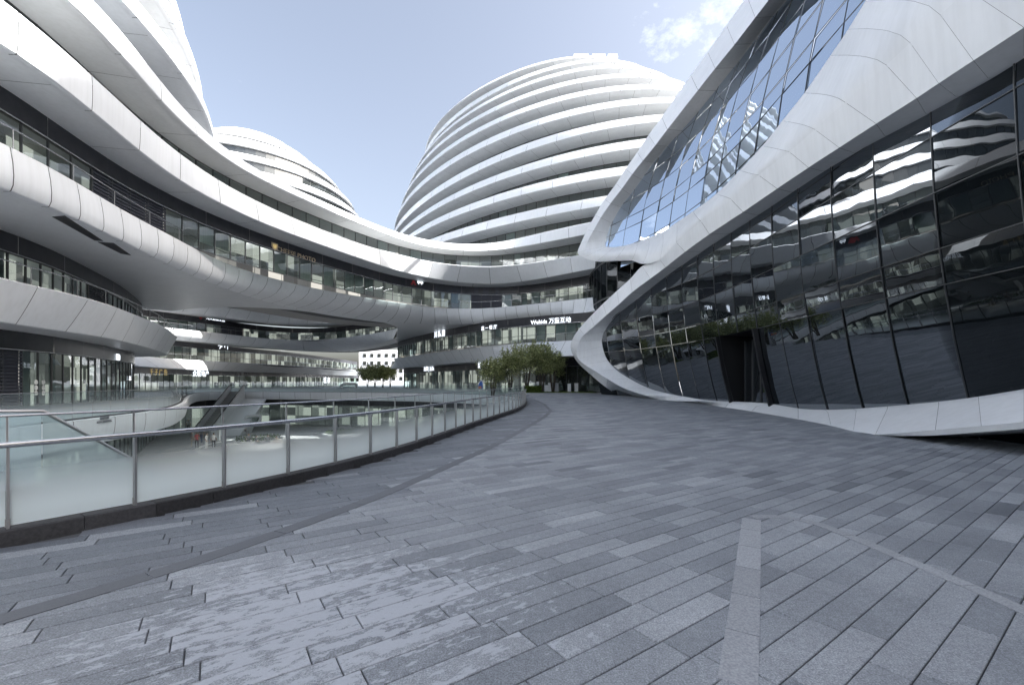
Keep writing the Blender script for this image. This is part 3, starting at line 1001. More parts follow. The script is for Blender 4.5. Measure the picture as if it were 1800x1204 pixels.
Lr = [31.6, 30.7, 29.6, 28.2, 26.4, 24.0, 21.0, 17.2, 12.4]
for k, R0 in enumerate(Lr):
    zb = 21.6 + 3.9 * k; zt = zb + 1.3
    vis = k < 4
    a0, a1 = rad(-70), rad(75)
    top = circ(LC, R0 - 0.25, a0, a1); bot = circ(LC, R0, a0, a1)
    Band(LB, top, zt, bot, zb, plen=4.2, inset=2.4, panels=vis, seed=20 + k, splen=3.6)
    gr = circ(LC, R0 - 2.5, a0, a1)
    wall(LB, gr, zb - 2.6, zb, rear=True)
zt_last = 21.6 + 3.9 * 8 + 1.3
cap_r = [(12.4, zt_last), (9, zt_last + 1.6), (5, zt_last + 2.6), (0.1, zt_last + 3)]
V, Fc = [], []
for r_, z in cap_r:
    for a in np.linspace(0, 2 * PI, 33)[:-1]: V.append((LC[0] + r_ * math.cos(a), LC[1] + r_ * math.sin(a), z))
for i in range(3):
    for k in range(32): Fc.append((i * 32 + k, i * 32 + (k + 1) % 32, (i + 1) * 32 + (k + 1) % 32, (i + 1) * 32 + k))
mo('roof', V, Fc, M['white'], LB, True)

# ------------------------------------------------------------------ main wing: three bands sweeping from the left building to the far right
MW = thing('curved_wing', (-5, 50, 0), 'long white wing whose stacked bands sweep from left to centre and bridge the court', 'building')
B_top = pxc([(0, 244), (38, 266), (83, 289), (154, 330), (199, 360), (256, 391), (280, 403), (307, 416), (338, 435), (396, 463), (445, 480), (489, 491.5), (538, 504), (591, 514), (637, 522), (678, 529), (720, 535), (773, 541.5), (834, 543), (874, 541), (932, 535), (1000, 528), (1054, 521), (1090, 515)], zB[1])
B_bot = pxc([(0, 325), (70, 356), (128, 381), (184, 408), (227, 430), (277, 455), (300, 467), (354, 491), (416, 514), (463, 529), (520, 543), (590, 556), (650, 563.5), (720, 568.5), (775, 570), (826, 569), (906, 566), (959, 561.5), (1046, 547), (1090, 539)], zB[0])
C_top = pxc([(0, -14), (83, 60), (133, 106), (186, 153), (223, 189), (246, 211), (269, 232), (292, 251), (312, 267), (340, 288), (376, 312), (410, 333), (445, 350), (479, 366.5), (513, 382), (562, 402), (620, 424), (657, 436), (707, 449), (754, 460), (799, 466), (839, 469), (879, 468.5), (919, 464.5), (972, 456.5), (1017, 449), (1075, 438)], zC[1])
C_bot = pxc([(0, 71), (50, 106), (100, 144), (153, 188), (186, 216), (221, 246), (252, 272), (282, 295), (340, 334), (391, 360), (445, 386), (509, 411), (593, 441), (640, 457), (680, 470.5), (720, 482), (760, 490), (799, 495.5), (839, 499), (874, 499.3), (906, 497), (959, 488.5), (1060, 469), (1090, 463)], zC[0])
D_top = pxc([(174, 0), (206, 40), (246, 96), (282, 143), (319, 188), (369, 239), (415, 276), (456, 301), (488, 317), (530, 337), (572, 356), (614, 375), (657, 393), (695, 408), (730, 418), (763, 424.5), (793, 428.6), (823, 430), (856, 429), (889, 424.5), (923, 416.5), (960, 407), (1020, 394), (1075, 383)], zD[1])
D_bot = pxc([(128, 0), (176, 54), (213, 95), (243, 131), (282, 178), (332, 228), (369, 259), (393, 278), (424, 298), (456, 315), (488, 330), (530, 349), (572, 368), (614, 386), (657, 403), (690, 416), (723, 427.5), (756, 435), (790, 439.6), (823, 442), (856, 441.7), (889, 438.6), (923, 433), (960, 426), (1020, 414.5), (1075, 403.5)], zD[0])
cv = {}
for nm, c, sg in (('B_top', B_top, 1.6), ('B_bot', B_bot, 2.0), ('C_top', C_top, 1.6), ('C_bot', C_bot, 1.6), ('D_top', D_top, 2.0), ('D_bot', D_bot, 1.8)):
    cv[nm] = resample(arc_back(c, LC, -14), 0.5, sg)
bB = Band(MW, cv['B_top'], zB[1], cv['B_bot'], zB[0], plen=1.5, inset=2.3, seed=31, bulge=0.12, roll=0.75, soffit=False)
bC = Band(MW, cv['C_top'], zC[1], cv['C_bot'], zC[0], plen=3.3, inset=2.3, seed=32, bulge=0.03)
bD = Band(MW, cv['D_top'], zD[1], cv['D_bot'], zD[0], plen=3.6, inset=2.4, seed=33, bulge=0.03)
gBC = offset(cv['C_bot'], 2.3, 2.0)
wall(MW, gBC, zB[1], zC[0], pane=1.28, head=0.95, louvres=((156, 281), (832, 874)), blind=0.42, seed=41)
gCD = offset(cv['D_bot'], 2.4, 2.0)
wall(MW, gCD, zC[1], zD[0], pane=1.5, head=0.0, blind=0.22, seed=42)
rail(MW, np.array([p for p in cv['B_top'] if p[1] < 1 or 900 + p[0] / p[1] * FPX < 1046]), zB[1] + 0.85, posts=2.8, drop=0.85)

# belly under band B: the underside of the bridge
near_e = [tuple(p) for p in (bB.bot - bB.n * 0.28)]
far_e = [(22, 58), (22, 70), (6, 72), (-4, 84), (-24, 92), (-21.5, 80), (-17.6, 66)] + pxc([(700, 578), (678, 570), (640, 566), (590, 558), (532, 550), (475, 545), (416, 543), (346, 545), (300, 550)], 8.7) + [(-40, 42), (-52, 40), (-60, 20), (-45, -14)]
poly = near_e + far_e
tr = tessellate_polygon([[Vector((x, y, 0)) for x, y in poly]])
mo('bridge_underside', [(x, y, zB[0] - 0.002) for x, y in poly], [tuple(t) for t in tr], M['soffit'], MW)
for vp in ([(92, 382), (114, 380), (181, 424), (166, 423)], [(172, 426), (200, 428), (230, 449), (212, 446)]):
    q = pxc(vp, zB[0] - 0.02)
    mo('ceiling_vent', [(x, y, zB[0] - 0.02) for x, y in q] + [(x, y, zB[0] + 0.3) for x, y in q], [(0, 1, 2, 3), (0, 4, 5, 1), (1, 5, 6, 2), (2, 6, 7, 3), (3, 7, 4, 0)], M['dark'], MW)
# back fascia of the bridge
rear = resample(far_e[6:16], 0.5, 1.0)[::-1]
R = np.zeros((len(rear), 2, 3)); R[:, :, :2] = rear[:, None, :]; R[:, 0, 2] = zB[0] - 0.01; R[:, 1, 2] = zB[1]
V, Fc = strips(R, [[0, 1]])
mo('rear_fascia', V, Fc, M['white'], MW, True)
# roof over the wing
roofp = [tuple(p) for p in (cv['D_top'] - normals(cv['D_top']) * 0.3)] + [(40, 75), (0, 85), (-45, 70), (-60, 20), (-45, -14)]
tr = tessellate_polygon([[Vector((x, y, 0)) for x, y in roofp]])
mo('roof', [(x, y, zD[1] - 0.1) for x, y in roofp], [tuple(t) for t in tr], M['ground_far'], MW)

# ------------------------------------------------------------------ far right lower storeys (under the wing)
A2_top = pxc([(690.5, 630), (746, 622), (799, 614.5), (852.6, 608), (932, 602), (1004, 598.5), (1060, 594), (1120, 589)], zA[1])
A2_bot = pxc([(681, 648), (720, 645.5), (773, 641), (839, 635.5), (906, 630.5), (983, 627), (1040, 624), (1120, 619)], zA[0])
A2t = resample([(-14, 99), (-20, 96.5), (-24.2, 91)] + A2_top, 0.5, 1.5)
A2b = resample([(-14, 100), (-20, 98), (-24.8, 94)] + A2_bot, 0.5, 1.8)
b2 = Band(MW, A2t, zA[1], A2b, zA[0], plen=2.6, inset=2.6, seed=51)
g2 = offset(A2b, 2.2, 2.0)
wall(MW, g2, 0.0, zA[0], pane=1.5, head=0.95, blind=0.2, seed=52, sill=0.06, alt=((940, 1300, 'glass_rear'),))
lvl1 = resample([(-12, 90), (-18.5, 88.5)] + pxc([(693, 603), (730, 592), (773, 582), (852, 566.5), (932, 557.5), (1038, 549.5), (1110, 543)], zB[0]), 0.5, 2.0)
wall(MW, lvl1, zA[1], zB[0] + 0.0, pane=1.2, head=0.95, blind=0.4, seed=53)
rail(MW, A2t, zA[1] + 0.85, posts=2.6, drop=0.85)

# ------------------------------------------------------------------ back building seen below the bridge
BB = thing('back_building', (-45, 90, 0), 'white banded building behind the bridge with rows of shop windows', 'building')
zA3 = (3.7, 5.5)
A3t = resample([(-72, 58)] + pxc([(235, 624), (292, 630), (344, 633), (417, 637.3), (460, 639.5), (518, 642.5), (580, 647), (640, 652)], zA3[1]), 0.7, 3)
A3b = resample([(-72, 57)] + pxc([(235, 643), (292, 647.5), (344, 650), (417, 653), (460, 654.5), (518, 656), (580, 658.7), (640, 660.6)], zA3[0]), 0.7, 3)
Band(BB, A3t, zA3[1], A3b, zA3[0], plen=3.6, inset=2.4, seed=61)
B3t = resample([(-70, 55)] + pxc([(287, 574.7), (330, 580), (373, 584), (417, 589.5), (460, 594), (487, 596.5), (533, 598), (580, 596), (627, 590.5), (673, 583.5), (699, 577)], zB[1]), 0.7, 2)
B3b = resample([(-70, 54)] + pxc([(307, 596), (344, 599), (388, 603), (417, 606), (460, 609.5), (487, 612), (533, 616), (574, 617.5), (610, 616), (642, 610.5), (673, 602), (704, 591)], zB[0]), 0.7, 2.5)
Band(BB, B3t, zB[1], B3b, zB[0], plen=3.2, inset=2.6, seed=62, roll=0.5, bulge=0.1)
C3t = resample([(-68, 56)] + pxc([(330, 528), (388, 539), (440, 546), (502, 554), (549, 557), (580, 556), (627, 550), (680, 541), (720, 534)], zC[1]), 0.7, 2)
C3b = resample([(-68, 55)] + pxc([(330, 549), (388, 557), (440, 562.5), (487, 567.5), (533, 570), (580, 568), (627, 562.5), (680, 554), (720, 547)], zC[0]), 0.7, 2)
Band(BB, C3t, zC[1], C3b, zC[0], plen=3.6, inset=2.6, seed=63)
g30 = offset(A3b, 2.4, 3)
wall(BB, g30, 0, zA3[0], pane=1.9, head=0.85, blind=0.3, seed=64, sill=0.06)
g31 = offset(A3t, 2.6, 3)
wall(BB, g31, zA3[1], zB[0], pane=1.7, head=0.9, blind=0.25, seed=65)
g32 = offset(B3t, 2.4, 2)
wall(BB, g32, zB[1], zC[0], pane=1.6, head=1.0, blind=0.3, louvres=((395, 425),), seed=66)
g33 = offset(C3t, 2.4, 2)
wall(BB, g33, zC[1], zC[1] + 2.7, pane=1.8, blind=0.2, seed=67)
rail(BB, A3t, zA3[1] + 0.9, posts=3, drop=0.9, r=0.035)
rail(BB, B3t, zB[1] + 0.9, posts=3, drop=0.9, r=0.035)

# ------------------------------------------------------------------ centre dome
CD = thing('dome_building', (7, 98, 0), 'big white dome of stacked curved bands rising over the centre of the court', 'building', 'white domed buildings round the court')
DR = [
 (21.6, [(763, 424.5), (793, 418.6), (823, 413.7), (856, 407), (889, 398), (923, 388.5), (960, 380), (1020, 367), (1056, 361)], 35.48),
 (25.5, [(731, 417), (745, 404.5), (765, 394), (790, 384), (833, 366), (873, 355), (906, 346), (960, 333.5), (1003, 323.7), (1053, 314.6), (1092, 309)], 34.18),
 (29.4, [(707.5, 411), (723, 396), (740, 384), (773, 365), (806, 348), (856, 325), (906, 306.5), (960, 291), (986, 286), (1036, 275), (1069.5, 268), (1122.6, 260.6)], 32.28),
 (33.3, [(706.6, 393), (723, 373), (740, 359.7), (773, 339.7), (823, 312), (873, 288), (922.6, 264.5), (960, 251), (986, 244), (1026, 235), (1069.5, 226), (1103, 221.6), (1152.5, 216.6)], 30.68),
 (37.2, [(828, 270), (882, 245.7), (937, 223), (961, 215), (1007, 202), (1078, 189), (1118, 184), (1149, 182), (1181, 182)], 29.59),
 (41.1, [(784, 269), (841, 231.5), (898, 205.4), (945, 189), (1002.6, 174.7), (1036, 167), (1075, 161), (1113, 157), (1152.5, 156), (1193.5, 159)], 27.85),
 (45.0, [(759, 270), (819, 222), (882, 189), (942, 166.8), (998, 150.5), (1028, 144.7), (1096, 136), (1130, 135), (1165, 139), (1198, 148)], 25.78),
 (48.9, [(746, 270), (771.6, 245.7), (834.7, 195), (888, 166), (942, 144.7), (998, 129.7), (1031, 124), (1099, 119.5), (1133.6, 122), (1165, 133)], 23.59),
 (52.8, [(752.6, 260), (787, 222), (834.7, 184), (898, 149.4), (951, 129), (988, 117), (1045, 110), (1094, 109), (1118, 115.5), (1151, 126)], 21.03),
 (56.7, [(756, 238), (779, 206), (819, 173), (874, 141.5), (929, 119.4), (991.5, 104), (1015, 102), (1070, 104.5), (1086, 108)], 18.89)]
TH, RA = 0.611, 1.59
def dome_ring(k, dr=0.0, zoff=0.0):
    z, pts, R0 = DR[k]
    t = (z + zoff - 21.6) / 35
    c = np.array([9.44 - 6.746 * t, 95 + 5 * t])
    P = np.array(pxc(pts, z)) - c
    co, si = math.cos(TH), math.sin(TH)
    u = P[:, 0] * co + P[:, 1] * si; v = (-P[:, 0] * si + P[:, 1] * co) / RA
    ph = np.arctan2(v, u); rr = np.hypot(u, v)
    K = 4
    def basis(p): return np.stack([np.ones_like(p)] + [f(m_ * p) for m_ in range(1, K + 1) for f in (np.cos, np.sin)], 1)
    A = basis(ph)
    lam = np.diag([0.02] + [0.12 * m_ * m_ for m_ in range(1, K + 1) for _ in range(2)])
    co_ = np.linalg.solve(A.T @ A + lam, A.T @ (rr - R0))
    a = np.linspace(-PI, PI, 241)
    Rr = R0 + basis(a) @ co_ + dr
    x, y = Rr * np.cos(a), Rr * np.sin(a) * RA
    return np.stack([c[0] + x * co - y * si, c[1] + x * si + y * co], 1)
def dome_r_at(k, f_, dr):
    """ring k blended f_ of the way to the next one"""
    a = dome_ring(k)
    b = dome_ring(min(k + 1, len(DR) - 1)) if k + 1 < len(DR) else dome_ring(k, -3.6)
    c = a.mean(0)
    P = a * (1 - f_) + b * f_
    n = normals(np.vstack([P, P[1]]))[:-1]
    return P - n * dr
def split_ring(P):
    """visible part facing the camera as an open run, and the rest"""
    n = normals(np.vstack([P, P[1]]))[:-1]
    vis = (n * P).sum(1) < 8.0
    Q = P[:-1]; v = vis[:-1]
    i0 = [i for i in range(len(Q)) if v[i] and not v[i - 1]][0]
    v = np.roll(v, -i0)
    k = int(np.argmin(v)) if not v.all() else len(v)
    ii = np.roll(np.arange(len(Q)), -i0)
    return ii[:k], np.r_[ii[k - 1:], ii[:1]]
for k in range(len(DR)):
    zb = DR[k][0]; zt = zb + (1.25 if k < 5 else 1.15)
    ring = dome_ring(k)
    top = dome_r_at(k, (zt - zb) / 3.9 * 0.8, 0.0)
    iv, ir = split_ring(ring)
    v1, r1 = resample(ring[iv], 0.7, 0), resample(ring[ir], 1.5, 0)
    Band(CD, resample(top[iv], 0.7, 0.3), zt, v1, zb, plen=4.4, inset=2.9, seed=70 + k, bulge=0.02, splen=3.4)
    Band(CD, resample(top[ir], 1.5, 0), zt, r1, zb, plen=8, inset=2.9, panels=False, seed=80 + k)
    g = offset(v1, 2.9, 1.0)
    z0 = zb - 2.65
    if k < 6:
        wall(CD, g, z0, zb, pane=1.55, blind=0.12, seed=90 + k, interior=True)
    else:
        wall(CD, g, z0, zb, rear=True)
    wall(CD, offset(r1, 2.9, 1.0), z0, zb, rear=True)
topr = dome_r_at(9, 0.3, 0.3)
cT = topr.mean(0)
V, Fc = [], []
for f_, dz in ((1.0, 1.15), (0.8, 2.2), (0.5, 3.1), (0.2, 3.5), (0.0, 3.6)):
    for p in topr[:-1]: V.append((cT[0] + (p[0] - cT[0]) * f_, cT[1] + (p[1] - cT[1]) * f_, 56.7 + dz))
nr = len(topr) - 1
for i in range(4):
    for k in range(nr): Fc.append((i * nr + k, i * nr + (k + 1) % nr, (i + 1) * nr + (k + 1) % nr, (i + 1) * nr + k))
mo('roof', V, Fc, M['white'], CD, True)
for (xa, xb) in ((1008, 1034), (1040, 1063), (1068, 1084)):     # roof-top screens
    mbx = MB()
    pts = []
    for x in np.linspace(xa, xb, 6):
        Y = 79
        pts.append(((x - 900) / FPX * Y, Y))
    for (p, q) in zip(pts[:-1], pts[1:]):
        mbx.bar((p[0], p[1], 60.7), (q[0], q[1], 60.7), 1.2, 0.35)
    for p in (pts[0], pts[-1]):
        mbx.box((p[0], p[1], 59.9), (0.3, 0.5, 1.7))
    mbx.build('roof_screen', M['white'], CD)

# ------------------------------------------------------------------ distant dome on the left
BD = thing('distant_dome', (-63, 105, 0), 'sunlit distant white dome peeking over the left wing', 'building', 'white domed buildings round the court')
prof = [(17.5, 32.0), (21.4, 31.8), (25.3, 31.4), (29.2, 30.7), (33.1, 29.6), (37.0, 28.0), (40.9, 26.0), (44.8, 23.6), (48.7, 20.6), (52.6, 16.4), (56.0, 11.0)]
for k, (z, R0) in enumerate(prof):
    c = (-63.0, 105.0)
    a0, a1 = rad(-170), rad(40)
    R1 = prof[k + 1][1] if k + 1 < len(prof) else 7.0
    hgt = 1.5 if k < 8 else (2.7 if k < 9 else 3.0)
    if k == len(prof) - 1: hgt = 1.9
    top = circ(c, R0 + (R1 - R0) * (hgt / 3.9) * 0.85, a0, a1, 1.0)
    Band(BD, top, z + hgt, circ(c, R0, a0, a1, 1.0), z, plen=5.0, inset=0.6, panels=(k < 9), soffit=True, seed=100 + k)
    wall(BD, circ(c, R0 - 0.6, a0, a1, 1.0), z - 2.4, z, pane=1.8, blind=0.25, seed=110 + k, interior=False, glass='glass_rear', rear=(k < 2))
V, Fc = [], []
for r_, z in ((10.8, 56.3), (8.4, 58.3), (4.6, 59.6), (0.05, 60.2)):
    for a in np.linspace(0, 2 * PI, 33)[:-1]: V.append((-63 + r_ * math.cos(a), 105 + r_ * math.sin(a), z))
for i in range(3):
    for k in range(32): Fc.append((i * 32 + k, i * 32 + (k + 1) % 32, (i + 1) * 32 + (k + 1) % 32, (i + 1) * 32 + k))
mo('roof', V, Fc, M['white'], BD, True)

# ------------------------------------------------------------------ right building: ribbons round two glass eyes
RB = thing('ribbon_building', (14, 25, 0), 'building on the right with white looping ribbons round large dark glass eyes', 'building')
gy = np.array([-10, 0, 6, 12, 18, 24, 29, 33, 36, 40, 43, 46, 48, 52, 60])
gx = np.array([12.2, 11.8, 11.6, 11.6, 11.9, 12.2, 12.0, 11.3, 10.4, 8.4, 6.2, 3.2, -1.0, -16, -60])
_q = np.linspace(-10, 60, 1401)
_x = np.interp(_q, gy, gx)
_k = np.exp(-0.5 * (np.arange(-60, 61) * 0.05 / 0.9) ** 2); _k /= _k.sum()
_x = np.convolve(np.r_[np.full(60, _x[0]), _x, np.full(60, _x[-1])], _k, 'valid')
_dx = np.gradient(_x, 0.05)
def X0(Y): return np.interp(Y, _q, _x)
def SX(Y, z, p=0.0):
    return np.interp(Y, _q, _x) + 0.0155 * (z - 9.3) ** 2 - p * np.sqrt(1 + np.clip(np.interp(Y, _q, _dx), -1.2, 1.2) ** 2)
_t = np.linspace(3, 58, 5501)
def fp(x, y, p):
    """where the sight line of a photograph pixel meets the facade, p metres in front of the glass"""
    dx = (x - 900) / FPX; dz = (YH - y) / FPX
    g = dx * _t - SX(_t, CAMH + dz * _t, p)
    i = int(np.argmax(g >= 0))
    t = _t[i]
    return np.array([dx * t, t, CAMH + dz * t])

S1 = [((1400, -140), (1425, -100), (1460, -105)), ((1350, -62), (1370, -24), (1402, -26)), ((1313, -6), (1327.5, 31.7), (1356.7, 30)), ((1277, 45), (1291, 79), (1320, 77.5)), ((1244, 92), (1257, 121), (1287, 120)), ((1214, 133), (1227, 159), (1255, 160)), ((1163, 206), (1173, 228), (1197, 230)), ((1140, 238), (1152, 256), (1172, 257.5)), ((1120, 268), (1130, 283), (1148, 286)), ((1100, 297), (1111, 307), (1127, 315)), ((1083, 323), (1093, 332), (1107, 342)), ((1063, 351), (1073, 358), (1090, 364)), ((1046, 379), (1056, 383), (1074, 392)), ((1032, 404), (1043, 406), (1067, 410)), ((1021, 428), (1033, 425), (1063.5, 424)), ((1015.5, 445), (1030, 440), (1063, 433)), ((1027, 453), (1045, 444), (1066, 434.3)), ((1049, 460), (1066, 446), (1080, 434.6)), ((1080, 458.5), (1092, 444), (1100, 431.5)), ((1110, 458.5), (1118, 440), (1120, 426)), ((1130, 464), (1140, 437), (1140, 418)), ((1160, 457), (1165, 430), (1165, 408)), ((1189, 427), (1190, 410), (1190, 391)), ((1232, 389), (1226, 383), (1218, 372)), ((1284, 350), (1271, 345), (1258, 342)), ((1333, 308), (1318, 305), (1300, 300)), ((1387, 267), (1365, 262), (1340, 257)), ((1432, 228), (1408, 219), (1375, 213)), ((1485, 180), (1456, 168), (1414, 164)), ((1558, 115), (1518, 100), (1460, 98)), ((1600, 76), (1556, 54), (1491, 52)), ((1653, 27), (1600, 2), (1521, 3)), ((1700, -18), (1640, -48), (1550, -45)), ((1760, -75), (1690, -108), (1590, -110))]
S2 = [((1760, -75), (1880, -5), (1900, 35)), ((1700, -18), (1800, 49), (1800, 98)), ((1653, 27), (1711, 107), (1737, 138)), ((1600, 76), (1650, 147), (1680, 170)), ((1558, 115), (1611, 173), (1627, 200)), ((1485, 180), (1540, 218), (1555, 239)), ((1432, 228), (1475, 260), (1500, 269)), ((1387, 267), (1421, 295), (1445, 301)), ((1333, 308), (1366, 332), (1390, 338)), ((1284, 350), (1306, 373), (1330, 378)), ((1232, 389), (1247, 412), (1280, 411)), ((1189, 427), (1204, 443), (1231, 443)), ((1160, 457), (1170, 470), (1190, 471)), ((1129, 468), (1143, 490), (1160, 493)), ((1108, 490), (1111, 514), (1130, 517)), ((1085, 511), (1088, 535), (1104, 537)), ((1060, 534), (1066, 554), (1083, 554)), ((1038, 556), (1045, 573), (1069, 570)), ((1018, 578), (1027, 588), (1061, 583)), ((1006, 597), (1018, 601), (1057, 597)), ((1003, 610), (1014, 618), (1058, 609)), ((1007, 624), (1016, 630), (1061, 620)), ((1018, 640), (1028, 641), (1067, 634)), ((1041, 661), (1046, 652), (1082, 650)), ((1067, 682), (1068, 666), (1106, 666)), ((1096, 699), (1095, 681.5), (1138, 682)), ((1135, 703), (1125, 692), (1170, 691)), ((1180, 706), (1165, 703), (1200, 697)), ((1228, 709.5), (1228, 705.5), (1243, 703.5)), ((1275, 716), (1280, 709), (1290, 706)), ((1321, 723), (1330, 714), (1348, 709.5)), ((1403, 737), (1403, 722), (1403, 718)), ((1461, 748.5), (1455, 724), (1450, 720)), ((1500, 758), (1505, 722), (1500, 718.5)), ((1538.5, 764), (1560, 718), (1560, 714)), ((1644, 756), (1650, 711), (1650, 706)), ((1725, 749), (1720, 702), (1720, 697)), ((1800, 742), (1800, 688), (1800, 684)), ((1900, 730), (1900, 670), (1900, 666))]
def cr_interp(P, t):
    i = int(min(max(math.floor(t), 0), len(P) - 2)); u = t - i
    p0, p1, p2, p3 = P[max(i - 1, 0)], P[i], P[i + 1], P[min(i + 2, len(P) - 1)]
    return 0.5 * (2 * p1 + (p2 - p0) * u + (2 * p0 - 5 * p1 + 4 * p2 - p3) * u * u + (3 * p1 - p0 - 3 * p2 + p3) * u ** 3)

def ribbon(St, pO, pF, pI, smooth_from=None, fixO=None, joints=1, split_fold=True):
    O, Fo, I = [], [], []
    for k, (o, f_, i_) in enumerate(St):
        po = fixO(k, o) if fixO else None
        O.append(fp(o[0], o[1], pO(k)) if po is None else np.array(po))
        Fo.append(fp(f_[0], f_[1], pF(k))); I.append(fp(i_[0], i_[1], pI(k)))
    O, Fo, I = np.array(O), np.array(Fo), np.array(I)
    for A in (O, Fo, I):                       # light smoothing in depth along the ribbon
        pass
    rb_ = []
    for t in np.linspace(0, len(St) - 1.001, 5 * len(St)):
        o, f_, i_ = cr_interp(O, t), cr_interp(Fo, t), cr_interp(I, t)
        c_ = (o + f_ + i_) / 3 + np.array([0.45, 0.0, 0.0])
        rb_.append([p_ + (c_ - p_) * 0.07 for p_ in (o, o + (f_ - o) * 0.5, f_, f_ + (i_ - f_) * 0.5, i_ + np.array([0.2, 0, 0]))])
    nb = len(rb_)
    for a_, b_ in (((0, int(nb * 22 / len(St))), (int(nb * 28 / len(St)), nb)) if fixO else ((0, nb),)):
        V, Fc = strips(np.array(rb_[a_:b_]), [[0, 1, 2, 3, 4]])
        mo('ribbon_core', V, Fc, M['joint'], RB, True)
    k = 0
    while k < len(St) - 1:
        k1 = min(len(St) - 1, k + joints)
        ts = np.linspace(k + 0.004, k1 - 0.004, 6 * (k1 - k) + 1)
        rows = []
        for t in ts:
            o, f_, i_ = cr_interp(O, t), cr_interp(Fo, t), cr_interp(I, t)
            back = o + np.array([0.55, 0.1, 0.0])
            sm = 0.0 if smooth_from is None else min(1.0, max(0.0, (t - smooth_from) / 4.0))
            pl = [o + (f_ - o) * 0.5, f_, f_, f_ + (i_ - f_) * 0.5]
            if sm > 0:
                c = 2 * f_ - 0.5 * (o + i_)
                bz = [(1 - u) ** 2 * o + 2 * u * (1 - u) * c + u * u * i_ for u in (0.25, 0.45, 0.55, 0.75)]
                pl = [a_ * (1 - sm) + b_ * sm for a_, b_ in zip(pl, bz)]
            rows.append([back, o] + pl + [i_, i_ + np.array([0.35, 0, 0])])
        Rw = np.array(rows)
        if smooth_from is not None and k >= smooth_from:
            V, Fc = strips(Rw, [[0, 1], [1, 2, 3, 4, 5, 6], [6, 7]])
        else:
            V, Fc = strips(Rw, [[0, 1], [1, 2, 3], [4, 5, 6], [6, 7]])
        mo('ribbon_panel', V, Fc, M['white2'], RB, True)
        k = k1
    return O, Fo, I
def p1O(k): return 0.55 if k < 14 else (0.7 if k < 20 else 1.0)
def p1F(k): return 1.1 if k < 14 else 0.9
O1, F1, I1 = ribbon(S1, p1O, p1F, lambda k: 0.0, smooth_from=15)
def p2O(k):
    if k <= 12: return 1.0
    if k <= 24: return 0.6
    return 2.05
def p2F(k):
    if k <= 12: return 0.85
    if k <= 26: return 1.05
    return 0.3
def fix2(k, o):
    if 25 <= k <= 34:
        x, y = un(o[0], o[1], 0.0)
        return (x, y, 0.0 + 0.002)
    return None
O2, F2, I2 = ribbon(S2, p2O, p2F, lambda k: 0.0, fixO=fix2)
# lip and shadow gap below the lifted end of the lower ribbon
R = np.zeros((16, 3, 3))
for i, t in enumerate(np.linspace(34, 37.9, 16)):
    o = cr_interp(O2, t)
    R[i, 0] = o + np.array([0, 0, 0.01]); R[i, 1] = o + np.array([0.05, 0, -0.13 * min(1, (t - 33.9))]); R[i, 2] = o + np.array([1.8, 0, -0.1])
V, Fc = strips(R, [[0, 1], [1, 2]])
mo('ribbon_lip', V, Fc, M['white2'], RB, True)
mb = MB()
ys = np.linspace(2, 13.4, 10)
mbv = [(13.3, y, z) for y in ys for z in (-0.2, 0.75)]
mo('gap_shade_sheet', mbv, [(2 * i, 2 * i + 2, 2 * i + 3, 2 * i + 1) for i in range(9)], M['unlit_black'], RB)  # near-black sheet, the shade under the lifted ribbon put into its colour

# glass panes and glazing bars
eye_low = [s[2] for s in S2] + [(1960, 640), (1960, 20)]
eye_up = [s[2] for s in S1] + [(1700, -260), (1500, -260)]
arcY = [4.0]
while arcY[-1] < 46.5:
    y = arcY[-1]
    dxy = float(np.interp(y, _q, _dx))
    arcY.append(y + 2.02 / math.sqrt(1 + dxy * dxy))
rows_low = [-0.2, 4.3, 5.3, 6.85, 8.4, 9.4, 10.9, 12.4]
rows_up = [9.6, 11.6, 13.3, 14.95, 15.95, 17.6, 19.3, 21.0, 23.0]
prg = random.Random(99)
DOOR_X = (1268, 1340)
door_cols = []
def eye_glass(poly, rows, gm, grow):
    mbars = MB()
    for i in range(len(arcY) - 1):
        y0, y1 = arcY[i], arcY[i + 1]
        for j in range(len(rows) - 1):
            z0, z1 = rows[j], rows[j + 1]
            hit = False
            for a in np.linspace(0, 1, 5):
                for b in np.linspace(0, 1, 6):
                    yy, zz = y0 + (y1 - y0) * a, z0 + (z1 - z0) * b
                    px, py = proj((SX(yy, zz), yy, zz))
                    if is_inside(poly, px, py): hit = True
            if not hit: continue
            ym = (y0 + y1) / 2
            pxm = proj((SX(ym, 2.0), ym, 2.0))[0]
            if poly is eye_low and j == 0 and DOOR_X[0] < pxm < DOOR_X[1]:
                door_cols.append((y0, y1))
                continue
            e = 0.02
            ns = 3 if z1 - z0 > 2 else 1
            tl = prg.uniform(-0.022, 0.022); tl2 = prg.uniform(-0.012, 0.012)
            V = []
            zs_ = np.linspace(z0 + e, z1 - e, ns + 1)
            for z in zs_:
                for (yy, sg) in ((y0 + e, -1), (y1 - e, 1)):
                    u = (z - (z0 + z1) / 2) / max(0.5, (z1 - z0))
                    V.append((SX(yy, z) + 0.09 + sg * tl + u * tl2 * 2, yy, z))
            mo('glass_pane', V, [(2 * k, 2 * k + 1, 2 * k + 3, 2 * k + 2) for k in range(ns)], M[gm], RB, True)
            mbars.bar((SX(y0, z0) + 0.07, y0, z0), (SX(y1, z0) + 0.07, y1, z0), 0.022, 0.022)
            zz_ = np.linspace(z0, z1, ns + 1)
            for a, b in zip(zz_[:-1], zz_[1:]):
                mbars.bar((SX(y0, a) + 0.07, y0, a), (SX(y0, b) + 0.07, y0, b), 0.024, 0.026)
    o = mbars.build('glazing_bars', M['mull'], RB)
    tag(o, kind='stuff')
eye_glass(eye_low, rows_low, 'facade_glass', 0)
eye_glass(eye_up, rows_up, 'facade_glass2', 0)

